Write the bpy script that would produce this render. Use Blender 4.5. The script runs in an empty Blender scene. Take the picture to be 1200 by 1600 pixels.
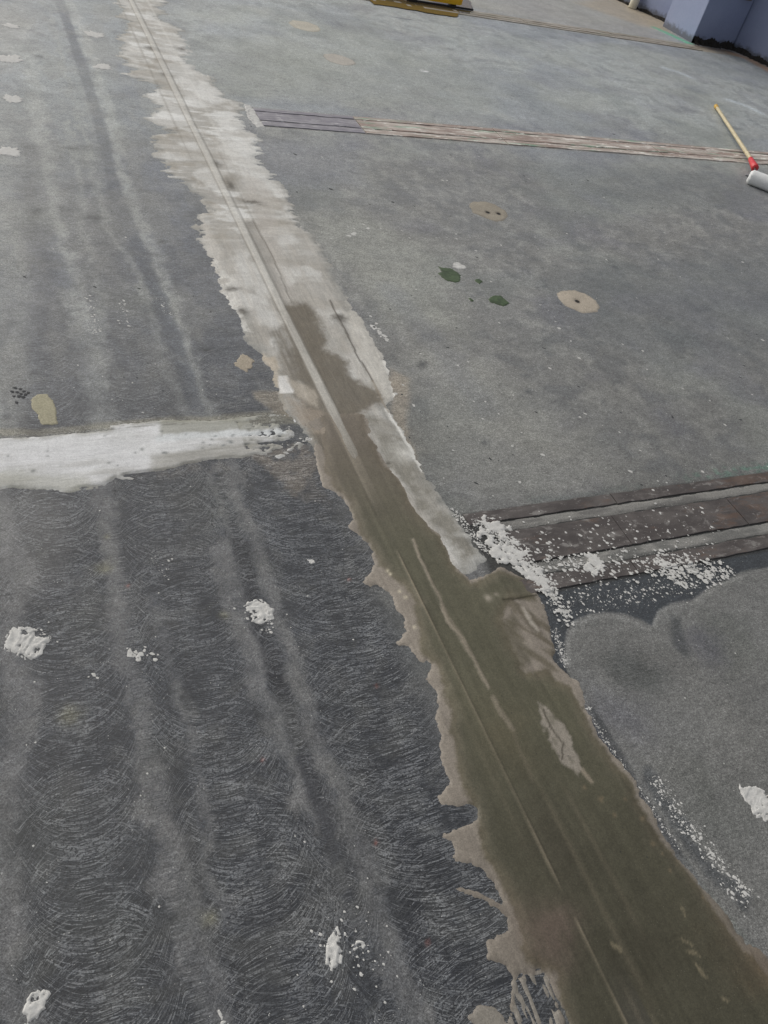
import bpy, math, random
import numpy as np
from mathutils import Matrix, Vector

random.seed(7)
rng = np.random.default_rng(11)
scene = bpy.context.scene
COL = scene.collection

# ------------------------------------------------------------------ camera
H = 1.5                                   # the phone is held 1.5 m above the floor
FPX = 1197.5                              # focal length in photo pixels (photo 1200 x 1600)
AX = np.array([0.91370227, 0.11996801, -0.3882729])    # floor joint direction (world X) in camera space
AY = np.array([-0.35125272, 0.71364025, -0.60608507])  # mortar strip direction (world Y) in camera space
AZ = np.cross(AX, AY)
R = np.array([AX, AY, AZ])
cam_d = bpy.data.cameras.new("camera"); cam = bpy.data.objects.new("camera", cam_d); COL.objects.link(cam)
m = Matrix([[*map(float, R[i]), 0] for i in range(3)] + [[0, 0, 0, 1]]); m.translation = Vector((0, 0, H))
cam.matrix_world = m
cam_d.sensor_fit = 'HORIZONTAL'; cam_d.sensor_width = 36; cam_d.lens = 36 * FPX / 1200
cam_d.clip_start = 0.02; cam_d.clip_end = 500
scene.camera = cam

# ------------------------------------------------------------------ light: soft overcast daylight
SUN_EL, SUN_AZ = 38, -30                  # azimuth measured from +Y, negative = from the left
w = bpy.data.worlds.new("World"); scene.world = w; w.use_nodes = True
nt = w.node_tree; nt.nodes.clear()
sky = nt.nodes.new('ShaderNodeTexSky'); sky.sky_type = 'NISHITA'; sky.sun_disc = False
sky.sun_elevation = math.radians(SUN_EL); sky.sun_rotation = math.radians(SUN_AZ)
sky.air_density = 1.0; sky.dust_density = 6.0; sky.ozone_density = 1.0
hs = nt.nodes.new('ShaderNodeHueSaturation'); hs.inputs['Saturation'].default_value = 0.35
bg = nt.nodes.new('ShaderNodeBackground'); bg.inputs['Strength'].default_value = 0.11
wo = nt.nodes.new('ShaderNodeOutputWorld')
nt.links.new(sky.outputs[0], hs.inputs['Color']); nt.links.new(hs.outputs[0], bg.inputs[0]); nt.links.new(bg.outputs[0], wo.inputs[0])
sd = bpy.data.lights.new("sun", 'SUN'); sd.energy = 1.0; sd.angle = math.radians(85); sd.color = (1, .97, .93)
so = bpy.data.objects.new("sun", sd); COL.objects.link(so)
a, e = math.radians(SUN_AZ), math.radians(SUN_EL)
so.rotation_euler = Vector((math.sin(a) * math.cos(e), math.cos(a) * math.cos(e), math.sin(e))).to_track_quat('Z', 'Y').to_euler()
so.location = (-3, 5, 8)
vs = scene.view_settings
scene.display_settings.display_device = 'sRGB'
vs.view_transform = 'Standard'; vs.look = 'None'; vs.gamma = 1; vs.use_curve_mapping = False
vs.exposure = -0.2

# ------------------------------------------------------------------ helpers
def at(px, py, z=0.0):
    """floor point under a photo pixel"""
    d = R @ np.array([px - 600.0, 800.0 - py, -FPX]); t = (H - z) / -d[2]
    return d * t + np.array([0, 0, H])
def gp(pts): return np.array([at(*p)[:2] for p in pts])
def lin(r, g, b):
    f = lambda c: (c / 255 / 12.92) if c <= 10 else ((c / 255 + .055) / 1.055) ** 2.4
    return np.array([f(r), f(g), f(b)])
def sst(a, b, x):
    t = np.clip((x - a) / (b - a), 0, 1); return t * t * (3 - 2 * t)
def vn(x, y, seed=0):
    xi = np.floor(x).astype(np.int64); yi = np.floor(y).astype(np.int64); xf = x - xi; yf = y - yi
    def h(i, j):
        n = (i * 374761393 + j * 668265263 + seed * 974634777) & 0x7fffffff
        n = ((n ^ (n >> 13)) * 1274126177) & 0x7fffffff
        return ((n ^ (n >> 16)) & 0xffff) / 65535.0
    u = xf * xf * (3 - 2 * xf); v = yf * yf * (3 - 2 * yf)
    return (h(xi, yi) * (1 - u) + h(xi + 1, yi) * u) * (1 - v) + (h(xi, yi + 1) * (1 - u) + h(xi + 1, yi + 1) * u) * v
def fbm(x, y, oct=4, seed=0):
    s = 0; amp = .5; n = 0
    for k in range(oct):
        s = s + amp * vn(x, y, seed + k * 17); n += amp; amp *= .5; x = x * 2.03 + 5.1; y = y * 2.03 + 1.7
    return s / n                           # 0..1
def seg_dist(P, X, Y):
    d = np.full(X.shape, 1e9)
    for (x0, y0), (x1, y1) in zip(P[:-1], P[1:]):
        dx, dy = x1 - x0, y1 - y0; L = dx * dx + dy * dy + 1e-12
        t = np.clip(((X - x0) * dx + (Y - y0) * dy) / L, 0, 1)
        d = np.minimum(d, (X - x0 - t * dx) ** 2 + (Y - y0 - t * dy) ** 2)
    return np.sqrt(d)
def poly_sd(P, X, Y):
    """signed distance in metres, positive inside"""
    P = np.asarray(P); Q = np.vstack([P, P[:1]]); d = seg_dist(Q, X, Y); ins = np.zeros(X.shape, bool)
    for (x0, y0), (x1, y1) in zip(Q[:-1], Q[1:]):
        if y0 == y1: continue
        c = ((y0 > Y) != (y1 > Y)) & (X < (x1 - x0) * (Y - y0) / (y1 - y0) + x0); ins ^= c
    return np.where(ins, d, -d)
def axis(segs):
    out = []
    for a, b, h in segs: out += list(np.arange(a, b - h * .3, h))
    out.append(segs[-1][1]); return np.array(out)

class Paint:
    """low-frequency colour of a surface, stroke by stroke, in metres on the floor"""
    def __init__(s, X, Y, c):
        s.X, s.Y = X, Y; s.c = np.zeros(X.shape + (3,)) + c
        s.wx = (fbm(X * 14, Y * 14, 3, 91) - .5) + .45 * (fbm(X * 95, Y * 95, 2, 93) - .5); s.wy = (fbm(X * 14, Y * 14, 3, 92) - .5) + .45 * (fbm(X * 95, Y * 95, 2, 94) - .5)
    def mix(s, m, col):
        m = m[..., None]; s.c = s.c * (1 - m) + np.asarray(col) * m
    def line(s, pts, wd, col, soft=.5, k=1., warp=.015, raw=False):
        P = np.array(pts) if raw else gp(pts)
        d = seg_dist(P, s.X + s.wx * warp, s.Y + s.wy * warp)
        s.mix((1 - sst(wd * (1 - soft), wd * (1 + soft), d)) * k, col)
    def area(s, pts, col, soft=.02, k=1., warp=.02, raw=False, tex=None):
        P = np.array(pts) if raw else gp(pts)
        d = poly_sd(P, s.X + s.wx * warp, s.Y + s.wy * warp)
        mk = sst(-soft, soft, d) * k
        if tex is not None: mk = mk * tex
        s.mix(mk, col)
    def blob(s, p, r, col, k=1., ry=None, raw=False):
        c = np.array(p) if raw else at(*p)[:2]
        q = ((s.X + s.wx * r * 1.2 - c[0]) / r) ** 2 + ((s.Y + s.wy * r * 1.2 - c[1]) / (ry or r)) ** 2
        s.mix(np.exp(-q * 1.2) * k, col)

def link(name, me, mat=None, parent=None, loc=None):
    o = bpy.data.objects.new(name, me); COL.objects.link(o)
    if mat is not None and me is not None: me.materials.append(mat)
    if parent is not None: o.parent = parent
    if loc is not None: o.location = loc
    return o
def tag(o, label=None, cat=None, group=None, kind=None):
    for k, v in (('label', label), ('category', cat), ('group', group), ('kind', kind)):
        if v: o[k] = v
    return o
def empty(name, loc=(0, 0, 0)):
    o = bpy.data.objects.new(name, None); COL.objects.link(o); o.location = loc; o.empty_display_size = .05; return o
def set_attr(me, name, arr):
    arr = np.asarray(arr, np.float32)
    if arr.ndim == 2:
        at_ = me.color_attributes.new(name, 'FLOAT_COLOR', 'POINT')
        buf = np.ones((len(arr), 4), np.float32); buf[:, :3] = arr; at_.data.foreach_set('color', buf.ravel())
    else:
        at_ = me.attributes.new(name, 'FLOAT', 'POINT'); at_.data.foreach_set('value', arr)
def sheet(name, gx, gy, Fld, Z, attrs, mat, parent=None, origin=None, smooth=True):
    """cut a grid along Fld = 0 (inside where positive) into one mesh"""
    ny, nx = Fld.shape; F = Fld.ravel(); XX, YY = np.meshgrid(gx, gy)
    V = np.stack([XX.ravel(), YY.ravel(), Z.ravel()], 1)
    A = {k: v.reshape(len(F), -1) for k, v in attrs.items()}
    inside = F > 0
    i0 = (np.arange(ny - 1)[:, None] * nx + np.arange(nx - 1)[None, :]).ravel()
    quad = np.stack([i0, i0 + 1, i0 + nx + 1, i0 + nx], 1); cnt = inside[quad].sum(1)
    full = quad[cnt == 4]; part = quad[(cnt > 0) & (cnt < 4)]
    extraV, extraA, cache = [], {k: [] for k in A}, {}
    n0 = len(F)
    def cut(a_, b_):
        key = (a_, b_) if a_ < b_ else (b_, a_)
        if key in cache: return cache[key]
        t = F[a_] / (F[a_] - F[b_]); extraV.append(V[a_] * (1 - t) + V[b_] * t)
        for k in A: extraA[k].append(A[k][a_] * (1 - t) + A[k][b_] * t)
        cache[key] = n0 + len(extraV) - 1; return cache[key]
    polys = []
    for q in part.tolist():
        p = []
        for k in range(4):
            a_, b_ = q[k], q[(k + 1) % 4]
            if inside[a_]: p.append(a_)
            if inside[a_] != inside[b_]: p.append(cut(a_, b_))
        if len(p) >= 3: polys.append(p)
    if extraV:
        V = np.vstack([V, np.array(extraV)])
        for k in A: A[k] = np.vstack([A[k], np.array(extraA[k])])
    loops = [full.ravel()] + [np.array(p) for p in polys]; sizes = np.concatenate([np.full(len(full), 4), np.array([len(p) for p in polys], int)]) if polys else np.full(len(full), 4)
    flat = np.concatenate(loops); used, inv = np.unique(flat, return_inverse=True)
    V = V[used]
    if origin is None: origin = np.array([V[:, 0].mean(), V[:, 1].mean(), 0])
    V = V - np.array(origin)
    me = bpy.data.meshes.new(name)
    me.vertices.add(len(V)); me.vertices.foreach_set('co', V.astype(np.float32).ravel())
    me.loops.add(len(inv)); me.loops.foreach_set('vertex_index', inv.astype(np.int32))
    me.polygons.add(len(sizes)); st = np.concatenate([[0], np.cumsum(sizes)[:-1]]).astype(np.int32)
    me.polygons.foreach_set('loop_start', st)
    me.update(calc_edges=True); me.validate()
    me.polygons.foreach_set('use_smooth', np.full(len(me.polygons), smooth)); 
    for k in A:
        v = A[k][used]; set_attr(me, k, v if v.shape[1] > 1 else v[:, 0])
    o = link(name, me, mat, parent)
    if parent is None: o.location = origin
    else: o.location = Vector(origin) - parent.location
    return o
def pyd(name, vs_, fs_, mat, parent=None, loc=(0, 0, 0), smooth=False):
    me = bpy.data.meshes.new(name); me.from_pydata([tuple(map(float, v)) for v in vs_], [], fs_); me.update()
    if smooth: me.polygons.foreach_set('use_smooth', [True] * len(me.polygons))
    return link(name, me, mat, parent, loc)
def box(name, x0, x1, y0, y1, z0, z1, mat, parent=None, bev=.002, nx=1, jag=0., seed=0):
    """bevelled bar; nx > 1 subdivides it along X so its edges can be uneven"""
    r_ = random.Random(seed); V, Fc = [], []
    prof = [(y0, z0), (y0, z1 - bev), (y0 + bev, z1), (y1 - bev, z1), (y1, z1 - bev), (y1, z0)]
    n = len(prof)
    for i in range(nx + 1):
        x = x0 + (x1 - x0) * i / nx; ja = r_.uniform(-jag, jag); jb = r_.uniform(-jag, jag); jz = r_.uniform(-jag, jag) * .25
        for k, (y, z) in enumerate(prof): V.append((x, y + (ja if k < 3 else jb), z + (jz if 0 < k < 5 else 0)))
    for i in range(nx):
        for k in range(n): Fc.append((i * n + k, i * n + (k + 1) % n, (i + 1) * n + (k + 1) % n, (i + 1) * n + k))
    Fc.append(tuple(range(n))); Fc.append(tuple(nx * n + k for k in reversed(range(n))))
    c = np.array([(x0 + x1) / 2, (y0 + y1) / 2, z0]); pl = np.array(parent.location) if parent else np.zeros(3)
    return pyd(name, [np.array(v) - c for v in V], [f[::-1] for f in Fc], mat, parent, tuple(c - pl))

# node helper -----------------------------------------------------------
class G:
    def __init__(s, name):
        s.m = bpy.data.materials.new(name); s.m.use_nodes = True; s.t = s.m.node_tree; s.t.nodes.clear()
        s.out = s.t.nodes.new('ShaderNodeOutputMaterial'); s.b = s.t.nodes.new('ShaderNodeBsdfPrincipled')
        s.t.links.new(s.b.outputs[0], s.out.inputs[0])
    def n(s, typ, ins={}, **kw):
        x = s.t.nodes.new(typ)
        for k, v in kw.items(): setattr(x, k, v)
        for k, v in ins.items(): s.set(x.inputs[k], v)
        return x
    def set(s, sock, v):
        if isinstance(v, bpy.types.NodeSocket): s.t.links.new(v, sock)
        elif isinstance(v, bpy.types.Node): s.t.links.new(v.outputs[0], sock)
        else:
            if hasattr(v, '__len__') and sock.type == 'RGBA' and len(v) == 3: v = (*map(float, v), 1)
            sock.default_value = v
    def attr(s, name, out='Fac'): return s.n('ShaderNodeAttribute', attribute_name=name).outputs[out]
    def M(s, op, a_, b_=0., c_=0., clamp=False): return s.n('ShaderNodeMath', {0: a_, 1: b_, 2: c_}, operation=op, use_clamp=clamp).outputs[0]
    def V(s, x, y, z=0.): return s.n('ShaderNodeCombineXYZ', {0: x, 1: y, 2: z}).outputs[0]
    def pos(s, obj=False):
        if obj: return s.n('ShaderNodeTexCoord').outputs['Object']
        return s.n('ShaderNodeNewGeometry').outputs['Position']
    def scale(s, v, k): return s.n('ShaderNodeMapping', {'Vector': v, 'Scale': k}).outputs[0]
    def noise(s, v, sc, det=2., rough=.5, dist=0.): return s.n('ShaderNodeTexNoise', {'Vector': v, 'Scale': sc, 'Detail': det, 'Roughness': rough, 'Distortion': dist}).outputs['Fac']
    def ramp(s, f, lo, hi): return s.n('ShaderNodeMapRange', {'Value': f, 'From Min': lo, 'From Max': hi, 'To Min': 0., 'To Max': 1.}, interpolation_type='SMOOTHSTEP').outputs[0]
    def rng(s, f, a_, b_, c_, d_): return s.n('ShaderNodeMapRange', {'Value': f, 'From Min': a_, 'From Max': b_, 'To Min': c_, 'To Max': d_}).outputs[0]
    def cells(s, v, sc, lo, hi):
        c = s.n('ShaderNodeTexVoronoi', {'Vector': v, 'Scale': sc}).outputs['Color']
        return s.rng(s.n('ShaderNodeSeparateColor', {0: c}).outputs[0], 0., 1., lo, hi)
    def mix(s, f, a_, b_, blend='MIX'):
        x = s.n('ShaderNodeMix', data_type='RGBA', blend_type=blend); s.set(x.inputs[0], f); s.set(x.inputs[6], a_); s.set(x.inputs[7], b_); return x.outputs[2]
    def mul(s, c, f): return s.n('ShaderNodeVectorMath', {0: c, 'Scale': f}, operation='SCALE').outputs[0]
    def fin(s, col, rough=.6, bump=None, bs=.5, bd=.001, spec=.5, **kw):
        s.set(s.b.inputs['Base Color'], col); s.set(s.b.inputs['Roughness'], rough); s.set(s.b.inputs['Specular IOR Level'], spec)
        if bump is not None:
            bn = s.n('ShaderNodeBump', {'Height': bump, 'Strength': bs, 'Distance': bd}); s.t.links.new(bn.outputs[0], s.b.inputs['Normal'])
        for k, v in kw.items(): s.set(s.b.inputs[k], v)
        return s.m

# ------------------------------------------------------------------ materials
def mat_floor():
    g = G("ground_concrete"); P = g.pos(); sx = g.n('ShaderNodeSeparateXYZ', {0: P}); x, y = sx.outputs[0], sx.outputs[1]
    col = g.mix(1., g.attr('col', 'Color'), (1.03, 1.035, 1.02, 1), 'MULTIPLY'); scr = g.attr('scr'); t = g.attr('lane')
    wob = g.noise(P, 6., 1.); wobd = g.M('MULTIPLY', g.M('SUBTRACT', wob, .5), .010)
    arc = g.M('MULTIPLY', g.M('SQRT', g.M('MAXIMUM', g.M('SUBTRACT', 1.02, g.M('MULTIPLY', t, t)), .02)), .15)
    yy = g.M('ADD', y, wobd)
    lines = None; hs_ = None; grit = g.noise(P, 300., 2., .8)
    for k, (sgn, fs, fa, lo) in enumerate(((1, 215., 8., 0), (-1, 190., 7., 0), (1, 420., 24., .54), (-.5, 360., 20., .55))):
        s_ = g.M('ADD', yy, g.M('MULTIPLY', arc, float(sgn)))
        nz = g.noise(g.V(g.M('MULTIPLY', s_, fs), g.M('MULTIPLY', x, fa), float(k * 7.3)), 1., 1., .5, .0)
        l = g.ramp(nz, lo, lo + .09) if lo else g.M('SUBTRACT', 1., g.ramp(g.M('ABSOLUTE', g.M('SUBTRACT', nz, .5)), .012, .045))
        msk = g.ramp(g.noise(g.V(x, y, k * 3.1), 11., 3., .6), .36, .6)
        l = g.M('MULTIPLY', l, msk); l = g.M('MULTIPLY', l, g.M('MULTIPLY', g.rng(grit, .38, .62, .5, 1.), g.ramp(g.noise(P, 150., 2., .7), .34, .54)))
        lines = l if lines is None else g.M('MAXIMUM', lines, l)
    L = g.M('MULTIPLY', lines, scr)
    sp = g.noise(P, 330., 2., .85); sp2 = g.noise(P, 130., 4., .8); big = g.noise(P, 5., 5., .6); mid = g.noise(g.scale(P, (1, 1.6, 1)), 24., 5., .7)
    fac = g.rng(sp, .3, .7, .55, 1.45); f2 = g.rng(sp2, .3, .7, .72, 1.28); f3 = g.rng(big, .3, .7, .88, 1.12); f4 = g.rng(mid, .3, .7, .80, 1.20)
    F = g.M('MULTIPLY', g.M('MULTIPLY', fac, f2), g.M('MULTIPLY', f3, f4))
    F = g.M('MULTIPLY', F, g.cells(P, 430., .74, 1.28)); F = g.M('MULTIPLY', F, g.cells(P, 210., .86, 1.14))
    F = g.M('MULTIPLY', F, g.rng(g.noise(g.scale(P, (60, 210, 1)), 1., 3., .7), .3, .7, .80, 1.2))
    c = g.mul(col, F)
    # fine cross-swirl relief of the grinder, pale on the dark skin
    base = g.mul(c, g.rng(scr, 0., 1., 1., .50))
    c = g.mix(g.M('MULTIPLY', L, .85), base, g.mix(.6, g.mul(c, 2.8), tuple(lin(160, 162, 162) * 1.05)))
    # tiny pits and pale grit
    pit = g.ramp(g.noise(g.scale(P, (1, 1, 1)), 70., 3., .85, .6), .66, .76); c = g.mix(g.M('MULTIPLY', pit, .75), c, g.mul(c, .3))
    vor = g.n('ShaderNodeTexVoronoi', {'Vector': P, 'Scale': 75.}); vm = g.M('MULTIPLY', g.M('LESS_THAN', vor.outputs['Distance'], .08), g.M('GREATER_THAN', g.noise(P, 17., 2.), .56))
    c = g.mix(g.M('MULTIPLY', vm, .7), c, tuple(lin(205, 205, 200)))
    hue = g.noise(P, 3.2, 3., .6); c = g.mix(g.rng(hue, .35, .65, 0, .28), c, g.mix(1., c, (.96, .99, 1.05, 1), 'MULTIPLY'))
    rough = g.rng(g.noise(P, 6., 4.), .3, .7, .46, .60)
    bump = g.M('ADD', g.M('MULTIPLY', L, .8), g.M('ADD', g.M('MULTIPLY', sp, .6), g.M('MULTIPLY', pit, -1.5)))
    return g.fin(c, rough, bump, .7, .0013, .5)
def mat_mortar(name, rough=(.4, .55), grain=.10, dust=.0, brush=0., spec=.5):
    g = G(name); P = g.pos(); col = g.attr('col', 'Color')
    sp = g.noise(P, 500., 2., .7); mid = g.noise(P, 38., 4., .65); big = g.noise(P, 9., 4., .6)
    F = g.M('MULTIPLY', g.rng(sp, .25, .75, 1 - grain, 1 + grain), g.M('MULTIPLY', g.rng(mid, .3, .7, .94, 1.06), g.rng(big, .3, .7, .93, 1.07)))
    if brush:
        b1 = g.noise(g.scale(P, (10, 52, 1)), 1., 4., .75, 1.2); b2 = g.noise(g.scale(P, (90, 10, 1)), 1., 4., .7, .6)
        bd = g.attr('brush')                # 1 = strokes across the strip, 0 = along it
        bb = g.M('ADD', g.M('MULTIPLY', b1, bd), g.M('MULTIPLY', b2, g.M('SUBTRACT', 1., bd)))
        F = g.M('MULTIPLY', F, g.rng(bb, .3, .7, 1 - brush, 1 + brush))
    fg = g.noise(P, 150., 4., .8); F = g.M('MULTIPLY', F, g.cells(P, 420., 1 - grain * 1.3, 1 + grain * 1.3)); c = g.mul(col, g.M('MULTIPLY', F, g.rng(fg, .3, .7, 1 - grain * .9, 1 + grain * .9)))
    pit = g.ramp(g.noise(P, 95., 2., .8, .4), .735, .79); c = g.mix(g.M('MULTIPLY', pit, .7), c, g.mul(c, .35))
    vor = g.n('ShaderNodeTexVoronoi', {'Vector': P, 'Scale': 130.})
    vm = g.M('MULTIPLY', g.M('LESS_THAN', vor.outputs['Distance'], .07), g.M('GREATER_THAN', g.noise(P, 21., 2.), .55)); c = g.mix(g.M('MULTIPLY', vm, .35), c, tuple(lin(190, 185, 170)))
    bump = g.M('ADD', g.M('MULTIPLY', sp, .35), g.M('MULTIPLY', mid, 1.1))
    if brush: bump = g.M('ADD', bump, g.M('MULTIPLY', bb, 2.2))
    return g.fin(c, g.rng(mid, .3, .7, *rough), bump, .45, .0012, spec)
def mat_splat():
    g = G("dried_plaster"); P = g.pos(); sp = g.noise(P, 380., 3., .7); md = g.noise(P, 60., 3., .6)
    c = g.mix(md, tuple(lin(184, 183, 178)), tuple(lin(226, 226, 222))); c = g.mul(c, g.rng(sp, .25, .75, .84, 1.12))
    return g.fin(c, .75, g.M('ADD', sp, md), .6, .001, .3)
def mat_plain(name, rgb, rough=.6, var=.12, sc=40., bd=.0008, spec=.5, stretch=(1, 1, 1), rgb2=None, lo=.45, hi=.6, metal=0.):
    g = G(name); P = g.scale(g.pos(), stretch); a_ = g.noise(P, sc, 4., .65); b_ = g.noise(P, sc * 7, 2., .6)
    c = tuple(lin(*rgb))
    if rgb2: c = g.mix(g.ramp(g.noise(P, sc * .35, 5., .7), lo, hi), c, tuple(lin(*rgb2)))
    c = g.mul(c, g.M('MULTIPLY', g.rng(a_, .3, .7, 1 - var, 1 + var), g.rng(b_, .3, .7, 1 - var * .6, 1 + var * .6)))
    return g.fin(c, rough, g.M('ADD', a_, b_), .5, bd, spec, Metallic=metal)
def mat_plate(name, base, worn, light, dirt_k=.5, green=0., scale=(5, 60, 1), expose=.5, gain=1., rust=0.):
    lin = lambda *c: globals()["lin"](*c) * gain
    """dirty strip with streaks that run along it"""
    g = G(name); P = g.pos(); S = g.scale(P, scale); n1 = g.noise(S, 1., 5., .7, .4); n2 = g.noise(g.scale(P, (scale[0] * 2.4, scale[1] * 1.6, 1)), 1.3, 4., .7, .6); sp = g.noise(P, 330., 3., .75)
    c = g.mix(g.ramp(n1, .42, .62), tuple(lin(*base)), tuple(lin(*worn)))
    c = g.mix(g.M('MULTIPLY', g.ramp(n2, .55, .66), expose), c, tuple(lin(*light)))
    if green: c = g.mix(g.M('MULTIPLY', g.ramp(g.noise(g.scale(P, (scale[0] * .8, scale[1] * .7, 1)), 1.1, 4., .7, .5), .56, .66), green), c, tuple(lin(75, 125, 100)))
    if rust: xx = g.n('ShaderNodeSeparateXYZ', {0: P}).outputs[0]; c = g.mix(g.M('MULTIPLY', g.ramp(g.M('ADD', g.noise(g.scale(P, (5, 14, 1)), 1., 5., .75), g.M('MULTIPLY', g.ramp(xx, 1.75, 2.15), .10)), .56, .68), .45 * rust), c, tuple(lin(108, 84, 68)))
    c = g.mul(c, g.rng(sp, .25, .75, .75, 1.2)); c = g.mul(c, g.rng(g.noise(P, 13., 4., .6), .3, .7, .85, 1.12))
    return g.fin(c, .62, g.M('ADD', n1, g.M('MULTIPLY', sp, .5)), .5, .0012, .4)
def mat_wall():
    g = G("blue_grey_paint"); P = g.pos(); a_ = g.noise(P, 3., 4., .6); b_ = g.noise(P, 90., 3., .6)
    c = g.mix(g.rng(a_, .3, .7, 0, 1), tuple(lin(146, 156, 186)), tuple(lin(156, 166, 194))); c = g.mul(c, g.rng(b_, .3, .7, .96, 1.04))
    z = g.n('ShaderNodeSeparateXYZ', {0: P}).outputs[2]; dirt = g.M('MULTIPLY', g.ramp(g.M('ADD', z, g.M('MULTIPLY', g.noise(P, 20., 4., .7), -.12)), .02, -.03), .8)
    c = g.mix(dirt, c, tuple(lin(90, 92, 95)))
    return g.fin(c, .5, b_, .4, .001, .4)

M_floor = mat_floor()
M_pale = mat_mortar("pale_dry_plaster", (.62, .8), .10, brush=.13, spec=.35)
M_wet = mat_mortar("fresh_wet_mortar", (.30, .46), .11, spec=.4)
M_white = mat_mortar("white_plaster", (.65, .8), .08, brush=.07, spec=.3)
M_patch = mat_mortar("beige_filler", (.65, .8), .14, spec=.35)
M_splat = mat_splat()
M_brown = mat_plate("worn_brown_plate", (82, 77, 75), (100, 95, 92), (142, 139, 135), expose=.8, scale=(6, 17, 1), rust=1.)
M_fill = mat_mortar("grey_joint_filler", (.55, .7), .16)
KA = 1.6
def A(r, g, b, k=1.): return lin(r, g, b) * KA * k

# ------------------------------------------------------------------ the floor
gx = axis([(-40, -6, 4), (-6, -.6, .12), (-.6, -.2, .010), (-.2, 1.6, .0055), (1.6, 2.6, .010), (2.6, 8.2, .03), (8.2, 40, 4)])
gy = axis([(-40, -2, 4), (-2, -.2, .12), (-.2, 1.45, .0055), (1.45, 3.0, .010), (3.0, 9.0, .025), (9.0, 14, .25), (14, 60, 5)])
X, Y = np.meshgrid(gx, gy)
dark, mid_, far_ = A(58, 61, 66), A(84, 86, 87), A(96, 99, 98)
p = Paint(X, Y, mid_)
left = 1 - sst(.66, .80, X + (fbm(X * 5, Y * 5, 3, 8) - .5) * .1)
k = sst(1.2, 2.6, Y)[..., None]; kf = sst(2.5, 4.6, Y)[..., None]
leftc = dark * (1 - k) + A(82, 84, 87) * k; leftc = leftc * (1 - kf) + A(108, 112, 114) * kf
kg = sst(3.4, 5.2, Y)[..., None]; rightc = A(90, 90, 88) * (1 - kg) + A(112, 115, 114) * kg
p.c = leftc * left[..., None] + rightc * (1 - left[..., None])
# scratched lanes of the grinder
lane_c = np.array([-.62, -.36, -.24, -.02, .255, .415, .62, .92]); lane_h = np.array([.14, .12, .10, .115, .125, .05, .17, .16])
wx = (fbm(X * 1.2 + 3, Y * 1.6, 3, 40) - .5) * .05
dd = np.abs((X + wx)[..., None] - lane_c) / lane_h; ix = dd.argmin(-1)
lane = np.clip(np.abs(X + wx - lane_c[ix]) / lane_h[ix], 0, 1) * .94
scr = left * (1 - .45 * sst(1.3, 2.4, Y)) * (1 - sst(2.6, 5, Y) * .8) * (.75 + .5 * (fbm(X * 4, Y * 3, 3, 44)))
scr = np.clip(scr, 0, 1)
def dust_line(pts, wd, col, k=.8, soft=.35, warp=.045, sk=.55):
    global scr
    wd = wd * 1.1
    d_ = seg_dist(gp(pts), X + p.wx * warp * 1.6, Y + p.wy * warp * 1.6); gr = .35 + 1.1 * fbm(X * 60, Y * 30, 3, int(wd * 1e4) + len(pts)) ; gl = .65 + .8 * fbm(X * 3, Y * 4, 2, 9)
    p.mix(np.clip((1 - sst(wd * .4, wd * 1.6, d_)) * k * gr * gl, 0, 1), col)
    d = seg_dist(gp(pts), X + p.wx * warp, Y + p.wy * warp); scr = scr * (1 - (1 - sst(wd * .6, wd * 1.5, d)) * sk)
D1, D2, D3 = A(104, 104, 104), A(116, 118, 115), A(132, 134, 131)
# pale dust left between the passes (photo pixels), lower part
dust_line([(330, 722), (352, 860), (385, 980), (425, 1100), (470, 1210), (530, 1360), (600, 1520), (640, 1640)], .012, D1, .55)
dust_line([(362, 722), (385, 830), (425, 950), (470, 1080), (515, 1210), (560, 1330), (605, 1450), (655, 1600)], .020, D1, .85)
dust_line([(338, 860), (375, 980), (425, 1120), (480, 1240), (520, 1340)], .020, D1, .75)
dust_line([(165, 760), (170, 860), (185, 1000), (208, 1100), (240, 1250), (270, 1380), (310, 1500), (345, 1620)], .022, D1, .8)
dust_line([(245, 930), (275, 1080), (305, 1200), (318, 1340), (350, 1450)], .010, D1, .45)
dust_line([(-5, 760), (10, 850), (30, 900), (20, 1000), (30, 1100), (5, 1250), (-10, 1400), (10, 1500), (40, 1640)], .026, D1, .7)
p.line([(372, 850), (398, 960), (440, 1080), (480, 1200), (510, 1290), (555, 1420)], .020, A(42, 44, 49), .5, .85)
p.line([(210, 860), (225, 960), (240, 1080)], .04, A(58, 61, 66), .6, .4)
for q, r_, k_ in (((640, 1380), .12, .5), ((560, 1270), .06, .6), ((380, 1500), .1, .45), ((100, 1560), .14, .4), ((590, 1000), .12, .25), ((450, 1430), .07, .5), ((90, 1200), .1, .3), ((640, 1180), .07, .4)):
    p.blob(q, r_, A(48, 50, 55), k_)
for q, r_ in (((330, 780), .09), ((60, 1300), .1), ((160, 1450), .12), ((120, 960), .06), ((250, 1180), .05)): p.blob(q, r_, A(86, 88, 84), .35)
p.area([(-40, 760), (60, 765), (110, 790), (90, 900), (20, 960), (-40, 960)], A(104, 104, 103), .05, .6)
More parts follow.
